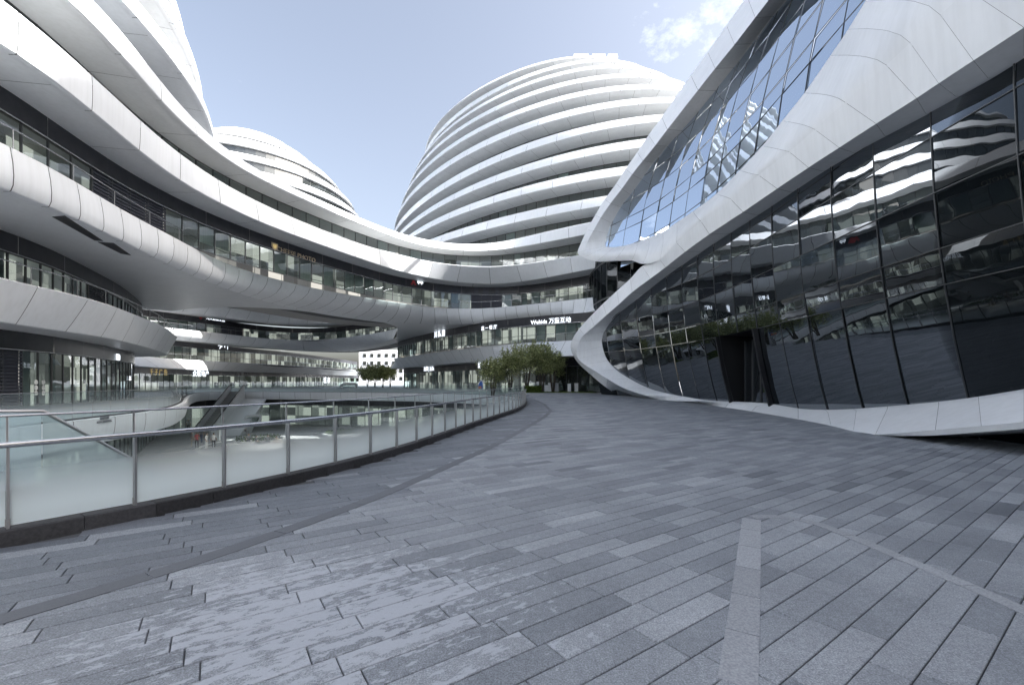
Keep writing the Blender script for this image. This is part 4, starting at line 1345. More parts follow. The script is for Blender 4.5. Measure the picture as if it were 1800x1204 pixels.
# entrance: recess, jambs and tall door leaves
if door_cols:
    y0, y1 = min(d[0] for d in door_cols), max(d[1] for d in door_cols)
    def dp(y, z, p=0.0): return (SX(y, z) - p, y, z)
    V = []
    for z in (0.1, 2.2, 4.3):
        V += [dp(y0, z), dp(y1, z), (SX(y1, z) + 2.4, y1, z), (SX(y0, z) + 2.4, y0, z)]
    mo('entrance_recess', V, [(0, 4, 7, 3), (4, 8, 11, 7), (1, 2, 6, 5), (5, 6, 10, 9), (3, 7, 6, 2), (7, 11, 10, 6), (8, 9, 10, 11)], M['unlit_black'], RB)
    for yy in (y0, y1):
        mb = MB()
        for a, b in ((0.2, 2.2), (2.2, 4.3)):
            mb.bar(dp(yy, a, 0.08), dp(yy, b, 0.08), 0.14, 0.22)
        mb.build('door_jamb', M['black'], RB)
    nl = 4
    for k in range(nl):
        a, b = y0 + (y1 - y0) * (0.12 + 0.8 * k / nl), y0 + (y1 - y0) * (0.12 + 0.8 * (k + 1) / nl)
        xo = 1.0
        lf = mo('door_leaf', [(SX(a, 2) + xo, a + 0.04, 0.3), (SX(b, 2) + xo, b - 0.04, 0.3), (SX(b, 2) + xo, b - 0.04, 3.9), (SX(a, 2) + xo, a + 0.04, 3.9)], [(0, 1, 2, 3)], M['facade_glass'], RB)
        mb = MB()
        mb.bar((SX(a, 2) + xo - 0.03, a + 0.03, 0.3), (SX(a, 2) + xo - 0.03, a + 0.03, 4.0), 0.05, 0.05)
        mb.bar((SX(b, 2) + xo - 0.03, b - 0.03, 0.3), (SX(b, 2) + xo - 0.03, b - 0.03, 4.0), 0.05, 0.05)
        mb.build('door_frame', M['mull'], lf)
    mo('threshold', [dp(y0, 0.12, 0.3), dp(y1, 0.12, 0.3), (SX(y1, 0) + 2.4, y1, 0.3), (SX(y0, 0) + 2.4, y0, 0.3)], [(0, 1, 2, 3)], M['floor_low'], RB)
    # potted plant inside the entrance
    py = y1 - 0.75
    pxp = SX(py, 1.0) + 1.5
    pp = thing('potted_plant', (pxp, py, 0.3), 'leafy plant in white pot standing in the dark entrance', 'plant')
    V, Fc = [], []
    for r_, z in ((0.16, 0.0), (0.24, 0.85), (0.21, 0.85), (0.20, 0.75)):
        for a in np.linspace(0, 2 * PI, 17)[:-1]: V.append((pxp + r_ * math.cos(a), py + r_ * math.sin(a), 0.3 + z))
    for i in range(3):
        for k in range(16): Fc.append((i * 16 + k, i * 16 + (k + 1) % 16, (i + 1) * 16 + (k + 1) % 16, (i + 1) * 16 + k))
    mo('pot', V, Fc, M['plainwhite'], pp, True)
    mb = MB()
    for k in range(160):
        a, e_, r_ = prg.uniform(0, 2 * PI), prg.uniform(0.1, 1.3), prg.uniform(0.1, 0.5)
        c = Vector((pxp + math.cos(a) * math.cos(e_) * r_, py + math.sin(a) * math.cos(e_) * r_, 1.2 + math.sin(e_) * r_ * 1.4))
        u = Vector((prg.uniform(-1, 1), prg.uniform(-1, 1), prg.uniform(-1, 1))).normalized() * 0.10
        w = u.orthogonal().normalized() * 0.04
        mb.add([c - u, c + w, c + u, c - w], [(0, 1, 2, 3)])
    mb.build('leaves', M['leaf2'], pp)

# recessed glass drum seen through the small eye between the ribbons
drum = resample([(8.6, 52), (8.65, 45), (9.0, 42.0), (10.2, 40.4), (12.2, 39.6), (16, 39.2)], 0.3, 0.5)
for (za, zb_) in ((7.6, 9.6), (9.7, 13.2), (13.3, 17.6)):
    wall(RB, drum, za, zb_, pane=1.25, glass='facade_glass', blind=0, interior=False, seed=int(za * 10), name='drum_pane')
# added unseen wall blocking light, taller near the camera to shade the court
ys = np.linspace(-12, 36, 60)
V = [(SX(max(y, -9), 9.3) + 5.0, y, z) for y in ys for z in (-0.2, 20.0 + 16.0 * max(0, min(1, (12.5 - y) / 4)))]
mo('light_block_wall', V, [(2 * i, 2 * i + 2, 2 * i + 3, 2 * i + 1) for i in range(len(ys) - 1)], M['unlit_black'], RB)
# pillar under the nose
pc = (12.0, 52.5)
V, Fc = [], []
for r_, z in ((0.95, 0.3), (0.8, 1.2), (0.8, 5.0)):
    for a in np.linspace(0, 2 * PI, 25)[:-1]: V.append((pc[0] + r_ * math.cos(a), pc[1] + r_ * math.sin(a), z))
for i in range(2):
    for k in range(24): Fc.append((i * 24 + k, i * 24 + (k + 1) % 24, (i + 1) * 24 + (k + 1) % 24, (i + 1) * 24 + k))
mo('pillar', V, Fc, M['slab'], RB, True)
# unseen upper dome of the same building, its shape set to shade the court
RC = (56.0, 15.0)
for k, R0 in enumerate([38.0, 35.5, 33.0, 30.5, 28.0, 24.0, 20.8, 17.5, 14.0, 10.0, 5.0]):
    zb = 19.5 + 5.9 * k
    a = circ(RC, R0, 0, 2 * PI, 2.0)
    V, Fc = [], []
    ring_rows = np.zeros((len(a), 5, 3))
    nn_ = (a - np.array(RC)) / R0
    for q, (o_, z) in enumerate(((-3.0, zb - 2.6), (-3.0, zb), (0, zb), (-0.4, zb + 1.3), (-6.0, zb + 1.3))):
        ring_rows[:, q, :2] = a + nn_ * o_; ring_rows[:, q, 2] = z
    V, Fc = strips(ring_rows, [[0, 1], [1, 2], [2, 3], [3, 4]])
    mo('shade_dome_ring', V, Fc, M['white'], RB, True)

# ------------------------------------------------------------------ signs on the dark fascias
def text_mesh(body, size, extrude=0.02):
    cu = bpy.data.curves.new('sign_text', 'FONT')
    cu.body = body
    cu.size = size
    cu.extrude = extrude
    cu.resolution_u = 2
    cu.align_x = 'CENTER'; cu.align_y = 'CENTER'
    o = bpy.data.objects.new('sign_text', cu)
    COL.objects.link(o)
    dg = bpy.context.evaluated_depsgraph_get()
    me = bpy.data.meshes.new_from_object(o.evaluated_get(dg))
    bpy.data.objects.remove(o)
    bpy.data.curves.remove(cu)
    return me

def wall_at(P, px):
    pxs = np.array([900 + p[0] / p[1] * FPX if p[1] > 1 else -1e6 for p in P])
    j = np.argmin(np.abs(pxs - px) + 0.05 * np.linalg.norm(P, axis=1))
    j = min(max(j, 1), len(P) - 2)
    t = P[j + 1] - P[j - 1]; t /= np.linalg.norm(t)
    a, b = (j - 1, j) if (pxs[j] > px) == (pxs[j] > pxs[j - 1]) else (j, j + 1)
    den = pxs[b] - pxs[a]
    f_ = 0 if abs(den) < 1e-6 else min(1, max(0, (px - pxs[a]) / den))
    return P[a] * (1 - f_) + P[b] * f_, t, np.array([t[1], -t[0]])

def sign(body, px, py, P, wpx, m, label, cat='sign', out_=0.10, maxh=11):
    """raised letters bent along the wall curve, wpx photograph pixels wide"""
    P = np.asarray(P)
    d = np.r_[0, np.cumsum(np.linalg.norm(np.diff(P, axis=0), axis=1))]
    nn_ = normals(P)
    def s_at(x):
        p, t, n = wall_at(P, x)
        j = np.argmin(((P - p) ** 2).sum(1))
        return d[j] + float((p - P[j]) @ t)
    s0, s1 = s_at(px - wpx / 2), s_at(px + wpx / 2)
    p, t, n = wall_at(P, px)
    zc = CAMH + (YH - py) / FPX * p[1]
    me = text_mesh(body, 1.0, 0.03)
    co = np.zeros(len(me.vertices) * 3); me.vertices.foreach_get('co', co); co = co.reshape(-1, 3)
    co[:, 0] -= (co[:, 0].max() + co[:, 0].min()) / 2
    co[:, 1] -= (co[:, 1].max() + co[:, 1].min()) / 2
    k = abs(s1 - s0) / (co[:, 0].max() - co[:, 0].min())
    if maxh: k = min(k, maxh / FPX * p[1] / (co[:, 1].max() - co[:, 1].min()))
    sc_ = (s0 + s1) / 2
    q = sc_ + co[:, 0] * k
    X = np.interp(q, d, P[:, 0]); Y = np.interp(q, d, P[:, 1])
    NX = np.interp(q, d, nn_[:, 0]); NY = np.interp(q, d, nn_[:, 1])
    o_ = out_ + co[:, 2] * 0.6
    V = np.stack([X + NX * o_ - p[0], Y + NY * o_ - p[1], co[:, 1] * k], 1)
    me.vertices.foreach_set('co', V.ravel()); me.update()
    me.materials.clear(); me.materials.append(M[m])
    o = obj('shop_sign', me)
    o.location = (p[0], p[1], zc)
    return tag(o, label, cat, 'signs over the shops')

def emblem(px, py, P, hpx, kind, mats, label):
    p, t, n = wall_at(P, px)
    p = p + n * 0.11
    z = CAMH + (YH - py) / FPX * p[1]
    s = hpx / FPX * p[1]
    root = thing('sign_emblem', (p[0], p[1], z), label, 'sign', 'signs over the shops')
    def poly(pts, m, dz, nm):
        k = len(pts)
        V = [(p[0] + t[0] * x * s + n[0] * d, p[1] + t[1] * x * s + n[1] * d, z + y * s) for d in (dz, dz + 0.03) for x, y in pts]
        mo(nm, V, [tuple(range(k, 2 * k))] + [(i, (i + 1) % k, k + (i + 1) % k, k + i) for i in range(k)], M[m], root)
    if kind == 'shield':
        poly([(-0.5, 0.5), (0.5, 0.5), (0.5, -0.05), (0.25, -0.4), (0, -0.55), (-0.25, -0.4), (-0.5, -0.05)], mats[0], 0, 'shield')
        poly([(-0.3, 0.32), (0.3, 0.32), (0.3, 0.0), (0, -0.33), (-0.3, 0.0)], mats[1], 0.035, 'shield_face')
    elif kind == 'peak':
        poly([(-0.6, -0.4), (-0.1, 0.45), (0.15, 0.3), (0.6, -0.4), (0.2, -0.4), (0.0, 0.0), (-0.2, -0.4)], mats[0], 0, 'peak')
    elif kind == 'diamond':
        poly([(-0.5, 0), (0, 0.5), (0.5, 0), (0, -0.5)], mats[0], 0, 'diamond')

sign('CHEESE PHOTO', 519, 448, gBC, 68, 'sign_b', 'bronze capital letters CHEESE PHOTO on dark band of the wing', maxh=17)
emblem(481, 434, gBC, 13, 'shield', ('sign_b', 'sign_g'), 'small bronze shield emblem left of the CHEESE PHOTO letters')
sign('Wekids 万童互动', 969, 564, lvl1, 70, 'sign_w', 'white sign Wekids with Chinese characters beside the right nose', out_=0.12)
sign('嘉 一 餐 厅', 861, 576, lvl1, 27, 'sign_w', 'white four-character restaurant sign left of the Wekids sign', out_=0.12)
sign('川 私 厨', 774, 587, lvl1, 19, 'sign_w', 'small white three-character sign near the bridge stem', out_=0.12)
emblem(726, 497, gBC, 10, 'peak', ('sign_r',), 'red peaked emblem on the dark band of the wing')
sign('ipip', 738, 497, gBC, 10, 'sign_w', 'short white lettering right of the red peaked emblem')
sign('新 尚 百 专 业 注 册', 868, 641, g2, 58, 'sign_w', 'bright white characters partly hidden by the trees', out_=0.12)
sign('百财 | 京东', 755, 648, g2, 22, 'sign_w', 'small lit sign over the shop left of the trees', out_=0.12)
sign('千 子 广 告', 278, 654, g30, 47, 'sign_g', 'gold characters spaced along the back shop fascia', out_=0.12)
sign('众联地产', 352, 656.5, g30, 30, 'sign_w', 'pale characters of the property shop sign at the back', out_=0.12)
sign('白 鹿 纪', 425, 658, g30, 20, 'sign_grey', 'dim grey three-character sign right of the property shop', out_=0.12)
sign('-JM |', 391, 608, g31, 24, 'sign_w', 'white JM lettering on the middle back fascia', out_=0.12)
sign('九天沥青文创', 378, 561, g32, 32, 'sign_w', 'white six-character sign high on the back building', out_=0.12)
emblem(352, 559, g32, 6, 'diamond', ('sign_r',), 'red diamond emblem left of the high back sign')
sign('城 市', 574, 668, g30, 18, 'sign_w', 'small bright sign near the far end of the back shops', out_=0.12)
sign('漫咖', 204, 627.5, gA0, 13, 'sign_w', 'bright white characters at the corner of the left shop front', out_=0.12, maxh=11)
sign('ORLAN\nEDITION', 83, 662, gA0, 26, 'sign_w', 'white ORLAN EDITION lettering on the left shop window', out_=0.06)
# round porcelain plates printed on the shop window of the left front
wp, wt_, wn_ = wall_at(gA0, 83)
for k in range(9):
    px_, py_ = 62 + (k % 3) * 13, 672 + (k // 3) * 9.5
    p, t, n = wall_at(gA0, px_)
    z = CAMH + (YH - py_) / FPX * p[1]
    V = [(p[0] + n[0] * 0.03 + t[0] * 0.14 * math.cos(a), p[1] + n[1] * 0.03 + t[1] * 0.14 * math.cos(a), z + 0.14 * math.sin(a)) for a in np.linspace(0, 2 * PI, 15)[:-1]]
    V2 = [(x + n[0] * 0.01, y + n[1] * 0.01, zz) for x, y, zz in V]
    mo('window_decal', V + V2, [tuple(range(14, 28))] + [(i, (i + 1) % 14, 14 + (i + 1) % 14, 14 + i) for i in range(14)], M['curtain'], LB)
# wording on the terrace fascia
sign('请勿攀爬\nNO CLIMBING', 182, 737, FREV, 26, 'sign_grey', 'small grey warning NO CLIMBING on the terrace rim', out_=0.03)

# ------------------------------------------------------------------ escalator in the sunken court
ES = thing('escalator', (-39.6, 55.2, ZS), 'white escalator rising from the sunken floor to the far rim', 'escalator')
eb, et = np.array([-39.6, 55.2, ZS]), np.array([-41.0, 64.4, 0.0])
ed = et - eb
eh = np.array([ed[0], ed[1], 0]); eh /= np.linalg.norm(eh); es = np.array([eh[1], -eh[0], 0])
for sgn in (-1, 1):
    c = es * 0.95 * sgn
    V = []
    for q, z0_, z1_ in ((eb, -0.3, 0.95), (et, -0.9, 0.95)):
        for w_ in (-0.14, 0.14):
            V += [q + c + es * w_ + np.array([0, 0, z0_]), q + c + es * w_ + np.array([0, 0, z1_])]
    mo('side_panel', V, [(0, 1, 3, 2), (4, 6, 7, 5), (0, 4, 5, 1), (2, 3, 7, 6), (1, 5, 7, 3), (0, 2, 6, 4)], M['plainwhite'], ES)
    mb = MB(); mb.tube([eb + c + np.array([0, 0, 1.05]), et + c + np.array([0, 0, 1.05]), et + c + eh * 1.5 + np.array([0, 0, 1.05])], 0.06, 8)
    mb.build('handrail', M['black'], ES, True)
mb = MB()
for k in range(26):
    c = eb + ed * (k + 0.5) / 26
    mb.box((c[0], c[1], c[2] + 0.1), (1.5, 0.4, 0.2), math.atan2(eh[1], eh[0]) - PI / 2)
mb.build('steps', M['post'], ES)
V = []
for w_ in (1.0, 4.2):
    V += [eb + es * w_ + eh * 0.5, et + es * w_ + np.array([0, 0, -1.0]) - eh * 0.2, eb + es * w_ + eh * (8.0 if w_ < 2 else 4.0) + np.array([0, 0, 0.0])]
mo('truss_cladding', [V[0], V[1], V[2], V[3], V[4], V[5]], [(0, 1, 2), (3, 5, 4), (0, 3, 4, 1), (1, 4, 5, 2), (2, 5, 3, 0)], M['plainwhite'], ES)

def loop_frame(name, px, py, Y, wpx, hpx, label, z=None):
    c = np.array([(px - 900) / FPX * Y, Y])
    zc = CAMH + (YH - py) / FPX * Y
    w_, h_ = wpx / FPX * Y / 2, hpx / FPX * Y / 2
    pts = []
    for (a, b) in ((-1.0, -1), (0.75, -1), (1.0, -0.7), (1.15, 0.8), (1.0, 1), (-0.5, 1), (-0.75, 0.8), (-1.2, -0.7), (-1.0, -1)):
        pts.append((c[0] + a * w_, c[1], zc + b * h_))
    t = thing(name, (c[0], c[1], zc - h_), label, 'frame', 'white slanted frames')
    mb = MB(); mb.tube(pts, 0.22, 6); mb.build('frame_loop', M['plainwhite'], t, True)
    mo('frame_glass', [p for p in pts[:-1]], [tuple(range(8))], M['glass'], t)
loop_frame('skylight_frame', 443, 737, 60, 26, 13, 'white slanted loop frame on the sunken floor right of the escalator')
loop_frame('skylight_frame', 612, 679, 66, 26, 8, 'white slanted loop frame on the far deck below the trees')

# curved white bench and info post in the sunken court
bn = thing('white_bench', atY(437, 44) + (ZS,), 'white curved bench on the sunken floor', 'bench')
cxb, cyb = atY(437, 45)
R = np.zeros((13, 4, 3))
for i, a in enumerate(np.linspace(rad(200), rad(340), 13)):
    for q, (r_, z) in enumerate(((3.0, 0.0), (2.8, 0.55), (2.0, 0.55), (2.1, 0.0))):
        R[i, q] = (cxb + r_ * math.cos(a) * 1.1, cyb + 2 + r_ * math.sin(a), ZS + z)
V, Fc = strips(R, [[0, 1], [1, 2], [2, 3]])
mo('bench_top', V, Fc, M['plainwhite'], bn)
ip = thing('information_stand', atY(387, 52) + (ZS,), 'white T shaped stand on the sunken floor near the escalator foot', 'stand')
mb = MB(); mb.box((atY(384, 52)[0], 52, ZS + 0.9), (0.3, 0.3, 1.8)); mb.build('stand_post', M['plainwhite'], ip)
mb = MB(); mb.box((atY(393, 52)[0], 52, ZS + 1.85), (1.9, 0.9, 0.25)); mb.build('stand_top', M['plainwhite'], ip)
# round planters with shrubs
def planter(px, Y, r_, label):
    x, y = atY(px, Y)
    t = thing('round_planter', (x, y, ZS), label, 'planter', 'planters on the sunken floor')
    V, Fc = [], []
    for rr, z in ((r_, 0), (r_ + 0.1, 0.45), (r_ - 0.2, 0.45), (r_ - 0.25, 0.3)):
        for a in np.linspace(0, 2 * PI, 25)[:-1]: V.append((x + rr * math.cos(a), y + rr * math.sin(a), ZS + z))
    for i in range(3):
        for k in range(24): Fc.append((i * 24 + k, i * 24 + (k + 1) % 24, (i + 1) * 24 + (k + 1) % 24, (i + 1) * 24 + k))
    mo('planter_wall', V, Fc, M['plainwhite'], t, True)
    mb = MB()
    for k in range(500):
        a, rr = prg.uniform(0, 2 * PI), (r_ - 0.25) * math.sqrt(prg.random())
        c = Vector((x + rr * math.cos(a), y + rr * math.sin(a), ZS + 0.35 + prg.uniform(0, 0.45)))
        u = Vector((prg.uniform(-1, 1), prg.uniform(-1, 1), prg.uniform(-1, 1))).normalized() * 0.11
        w_ = u.orthogonal().normalized() * 0.06
        mb.add([c - u, c + w_, c + u, c - w_], [(0, 1, 2, 3)])
    tag(mb.build('shrubs', M['leaf2'], t), kind='stuff')
planter(455, 50, 2.6, 'round white planter with low shrubs among the seated people')
planter(600, 56, 2.2, 'round white planter further right on the sunken floor')

# ------------------------------------------------------------------ people on the sunken floor
def person_mesh(name, joints, edges, rads, segs):
    me = bpy.data.meshes.new(name + '_sk')
    me.from_pydata(joints, edges, [])
    o = bpy.data.objects.new(name + '_sk', me)
    COL.objects.link(o)
    md = o.modifiers.new('s', 'SKIN')
    for i, v in enumerate(me.skin_vertices[0].data):
        r_ = rads[i]
        v.radius = r_ if isinstance(r_, tuple) else (r_, r_)
        v.use_root = (i == 0)
    ss = o.modifiers.new('u', 'SUBSURF'); ss.levels = 1; ss.render_levels = 1
    dg = bpy.context.evaluated_depsgraph_get()
    out_me = bpy.data.meshes.new_from_object(o.evaluated_get(dg))
    bpy.data.objects.remove(o); bpy.data.meshes.remove(me)
    out_me.name = name
    out_me.materials.clear()
    for k in ('skin', 'shirt', 'trousers', 'hair'): out_me.materials.append(None)
    for p in out_me.polygons:
        c = p.center
        p.material_index = segs(c)
        p.use_smooth = True
    return out_me
def standing(step):
    J = [(0, 0, 0.95), (0, 0.0, 1.20), (0, 0, 1.42), (0, 0.0, 1.50), (0, -0.02, 1.62), (0, -0.01, 1.70),
         (0.10, 0, 0.90), (0.11, -step * 0.5, 0.50), (0.11, -step * 0.4 + 0.04, 0.08), (0.11, -step * 0.4 - 0.10, 0.04),
         (-0.10, 0, 0.90), (-0.11, step * 0.35, 0.50), (-0.11, step * 0.75, 0.08), (-0.11, step * 0.75 - 0.12, 0.04),
         (0.19, 0, 1.38), (0.25, 0.05 + step * 0.2, 1.10), (0.24, -0.06 + step * 0.3, 0.86), (0.24, -0.1 + step * 0.3, 0.78),
         (-0.19, 0, 1.38), (-0.25, 0.03 - step * 0.2, 1.10), (-0.24, -0.1 - step * 0.3, 0.88), (-0.24, -0.14 - step * 0.3, 0.80)]
    E_ = [(0, 1), (1, 2), (2, 3), (3, 4), (4, 5), (0, 6), (6, 7), (7, 8), (8, 9), (0, 10), (10, 11), (11, 12), (12, 13), (2, 14), (14, 15), (15, 16), (16, 17), (2, 18), (18, 19), (19, 20), (20, 21)]
    Rr = [(0.15, 0.11), (0.14, 0.10), (0.15, 0.09), 0.055, (0.085, 0.10), 0.07, 0.085, 0.06, 0.04, 0.035, 0.085, 0.06, 0.04, 0.035, 0.06, 0.042, 0.032, 0.03, 0.06, 0.042, 0.032, 0.03]
    def seg(c):
        if c.z > 1.655 or (c.z > 1.58 and c.y > 0.02): return 3
        if c.z > 1.47: return 0
        if abs(c.x) > 0.2 and c.z < 1.2: return 0
        if c.z > 0.93: return 1
        if c.z < 0.06: return 3
        return 2
    return person_mesh('person_body', J, E_, Rr, seg)
def sitting():
    J = [(0, 0, 0.50), (0, 0.05, 0.78), (0, 0.03, 1.0), (0, 0.0, 1.08), (0, -0.03, 1.20), (0, -0.02, 1.28),
         (0.11, -0.08, 0.50), (0.13, -0.45, 0.50), (0.13, -0.48, 0.08), (0.13, -0.6, 0.04),
         (-0.11, -0.08, 0.50), (-0.13, -0.45, 0.50), (-0.13, -0.46, 0.08), (-0.13, -0.58, 0.04),
         (0.19, 0.02, 0.96), (0.25, -0.02, 0.70), (0.16, -0.24, 0.60), (0.12, -0.3, 0.60),
         (-0.19, 0.02, 0.96), (-0.25, -0.02, 0.70), (-0.16, -0.24, 0.62), (-0.12, -0.3, 0.64)]
    E_ = [(0, 1), (1, 2), (2, 3), (3, 4), (4, 5), (0, 6), (6, 7), (7, 8), (8, 9), (0, 10), (10, 11), (11, 12), (12, 13), (2, 14), (14, 15), (15, 16), (16, 17), (2, 18), (18, 19), (19, 20), (20, 21)]
    Rr = [(0.16, 0.12), (0.14, 0.10), (0.15, 0.09), 0.055, (0.085, 0.10), 0.07, 0.085, 0.065, 0.04, 0.035, 0.085, 0.065, 0.04, 0.035, 0.06, 0.042, 0.032, 0.03, 0.06, 0.042, 0.032, 0.03]
    def seg(c):
        if c.z > 1.235 or (c.z > 1.16 and c.y > 0.02): return 3
        if c.z > 1.05: return 0
        if (abs(c.x) > 0.2 or c.y < -0.2) and 0.57 < c.z < 0.75: return 0
        if c.z > 0.57: return 1
        return 2 if c.z > 0.06 else 3
    return person_mesh('person_seated_body', J, E_, Rr, seg)
bodies = {'stand': standing(0.05), 'walk': standing(0.26), 'sit': sitting()}
skin = mat('skin', (0.45, 0.30, 0.22), 0.6)
cloth = {n_: mat('cloth_' + n_, c, 0.85) for n_, c in (('white', (0.75, 0.75, 0.76)), ('black', (0.02, 0.02, 0.022)), ('navy', (0.03, 0.04, 0.09)), ('red', (0.45, 0.10, 0.10)), ('grey', (0.22, 0.22, 0.23)), ('beige', (0.48, 0.42, 0.34)), ('denim', (0.09, 0.12, 0.20)))}
hair = mat('hair', (0.012, 0.010, 0.009), 0.6)
PPL = [(337, 786, 'stand', 'grey', 'beige'), (346, 788, 'stand', 'red', 'black'), (363, 790, 'stand', 'white', 'white'), (375.5, 789, 'stand', 'white', 'black'), (354, 778, 'walk', 'grey', 'denim'), (395, 798, 'sit', 'white', 'grey'), (348, 766, 'walk', 'white', 'black'), (358, 757, 'stand', 'black', 'grey'), (371, 756, 'walk', 'beige', 'black'), (433, 763, 'sit', 'white', 'grey'), (437, 782, 'sit', 'grey', 'navy'), (451, 786, 'sit', 'grey', 'black'), (471, 784, 'sit', 'grey', 'denim'), (486, 787, 'sit', 'beige', 'black'), (564, 732, 'walk', 'white', 'black'), (493, 734, 'stand', 'white', 'grey'), (505, 737, 'stand', 'white', 'black'), (421, 742, 'walk', 'white', 'navy'), (470, 740, 'sit', 'white', 'grey'), (331, 758, 'stand', 'white', 'black'), (640, 731, 'walk', 'black', 'black'), (655, 728, 'stand', 'grey', 'denim'), (668, 727, 'walk', 'navy', 'black')]
pose_w = {'stand': 'standing', 'walk': 'walking', 'sit': 'seated'}
for k, (px, py, pose, top_, bot_) in enumerate(PPL):
    x, y = un(px, py, ZS)
    o = obj('person', bodies[pose])
    o.location = (x, y, ZS + 0.002)
    o.rotation_euler = (0, 0, prg.uniform(0, 2 * PI))
    for i, mm in enumerate((skin, cloth[top_], cloth[bot_], hair)):
        o.material_slots[i].link = 'OBJECT'
        o.material_slots[i].material = mm
    near_w = 'left group near the escalator foot' if px < 400 else ('seated circle by the planter' if px < 500 and py > 755 else ('far middle of the sunken floor' if px < 600 else 'far right of the sunken floor'))
    place = {0: 'leftmost of the front group', 1: 'second in the front group', 2: 'third in the front group', 3: 'fourth in the front group', 4: 'just behind the front group', 5: 'right of the front group by the bench'}.get(k, 'in the ' + near_w)
    tag(o, f'{pose_w[pose]} person in {top_} top and {bot_} trousers, {place}', 'person', 'people on the sunken floor')
    if pose == 'sit':
        s = thing('stool', (x, y, ZS), 'low grey stool ' + {5: 'at the left end of the white curved bench', 9: 'behind the planter on its far side', 10: 'at the left edge of the round planter', 11: 'in front of the round planter', 12: 'at the right front of the round planter', 13: 'farthest right of those by the round planter', 18: 'far back beside the slanted white frame'}[k], 'stool', 'stools on the sunken floor')
        mb = MB(); mb.box((x, y, ZS + 0.37), (0.42, 0.42, 0.05)); mb.build('stool_seat', M['slab'], s)
        for dx_ in (-0.15, 0.15):
            for dy_ in (-0.15, 0.15):
                mb = MB(); mb.box((x + dx_, y + dy_, ZS + 0.175), (0.04, 0.04, 0.35)); mb.build('leg', M['post'], s)

# ------------------------------------------------------------------ trees, hedge, lawn, bins
def tree(name, x, y, z0, h, rx, label, n_leaf=2600, leaf='leaf', seed=1, stems=5, group=None, ls=0.10, clear=0.30, ragged=True):
    r = random.Random(seed)
    t = thing(name, (x, y, z0), label, 'tree', group)
    mb = MB()
    tips = []
    for s in range(stems):
        a = 2 * PI * s / stems + r.uniform(-0.4, 0.4)
        lean = r.uniform(0.25, 0.75) * rx * 0.8
        hh = h * r.uniform(0.7, 1.0)
        p0 = Vector((x + 0.08 * math.cos(a), y + 0.08 * math.sin(a), z0 - 0.05))
        p1 = p0 + Vector((math.cos(a) * lean * 0.35, math.sin(a) * lean * 0.35, hh * 0.40))
        p2 = p0 + Vector((math.cos(a) * lean * 0.8, math.sin(a) * lean * 0.8, hh * 0.72))
        p3 = p0 + Vector((math.cos(a) * lean * 1.05, math.sin(a) * lean * 1.05, hh * 0.97))
        mb.tube([p0, p1, p2, p3], [0.07, 0.05, 0.03, 0.012], 6)
        for q in range(4):
            f_ = r.uniform(0.35, 0.95)
            b0 = p1.lerp(p3, f_)
            a2 = a + r.uniform(-1.6, 1.6)
            b1 = b0 + Vector((math.cos(a2), math.sin(a2), r.uniform(0.2, 0.9))) * r.uniform(0.3, 0.6) * rx
            mb.tube([b0, b0.lerp(b1, 0.5) + Vector((0, 0, 0.08)), b1], [0.025, 0.018, 0.008], 5)
            tips.append(b1); tips.append(b0.lerp(b1, 0.5))
        tips += [p3, p2.lerp(p3, 0.5)]
        if ragged:
            tips.append(p3 + Vector((0, 0, 0.25)))
    mb.build('trunk', M['bark'], t, True)
    mb = MB()
    cl = []
    for tp in tips:
        for _ in range(3):
            cl.append((tp + Vector((r.gauss(0, 0.3), r.gauss(0, 0.3), r.gauss(-0.12, 0.3))) * rx * 0.7, r.uniform(0.2, 0.42) * rx * 0.7))
    shoots = []
    if ragged:
        for tp in tips[::3]:
            if tp.z > z0 + h * 0.6:
                for q in range(5):
                    shoots.append((tp + Vector((r.gauss(0, 0.05), r.gauss(0, 0.05), 0.12 + q * 0.16 * h / 5)), 0.13 * (1 - q * 0.13)))
    for i_l in range(n_leaf):
        sh = bool(shoots) and i_l % 7 == 0
        c, cr_ = shoots[r.randrange(len(shoots))] if sh else cl[r.randrange(len(cl))]
        v = Vector((r.gauss(0, 1), r.gauss(0, 1), r.gauss(0, 0.85))) * cr_ * 0.62
        p = c + v
        if p.z < z0 + h * clear or p.z > z0 + h * (1.18 if sh else 0.98): continue
        u = Vector((r.uniform(-1, 1), r.uniform(-1, 1), r.uniform(-0.8, 0.8))).normalized() * ls * r.uniform(0.6, 1.3)
        w_ = u.cross(Vector((r.uniform(-1, 1), r.uniform(-1, 1), r.uniform(-1, 1)))).normalized() * ls * 0.5
        mb.add([p - u, p + w_ * 0.9, p + u, p - w_ * 0.9], [(0, 1, 2, 3)])
    mb.build('crown', M[leaf], t)
    return t
G0 = 0.40
for k, (px, Y, h, rx, lab) in enumerate([(866, 46.5, 4.3, 1.55, 'slender olive green tree at the left end of the grove, lit sign behind'), (897, 47.0, 4.5, 1.6, 'olive green tree second from left in the grove'), (926, 46.2, 5.3, 1.75, 'tallest olive green tree in the middle of the grove'), (952, 47.0, 5.2, 1.7, 'olive green tree right of the middle, with one tall shoot'), (972, 46.4, 4.6, 1.35, 'olive green tree at the right end of the grove by the dark door')]):
    x, y = atY(px, Y)
    tree('olive_tree', x, y, G0 if px > 880 else 0.0, h, rx, lab, 7500, 'leaf', 40 + k, 6, 'trees in front of the far shops', 0.085, 0.20)
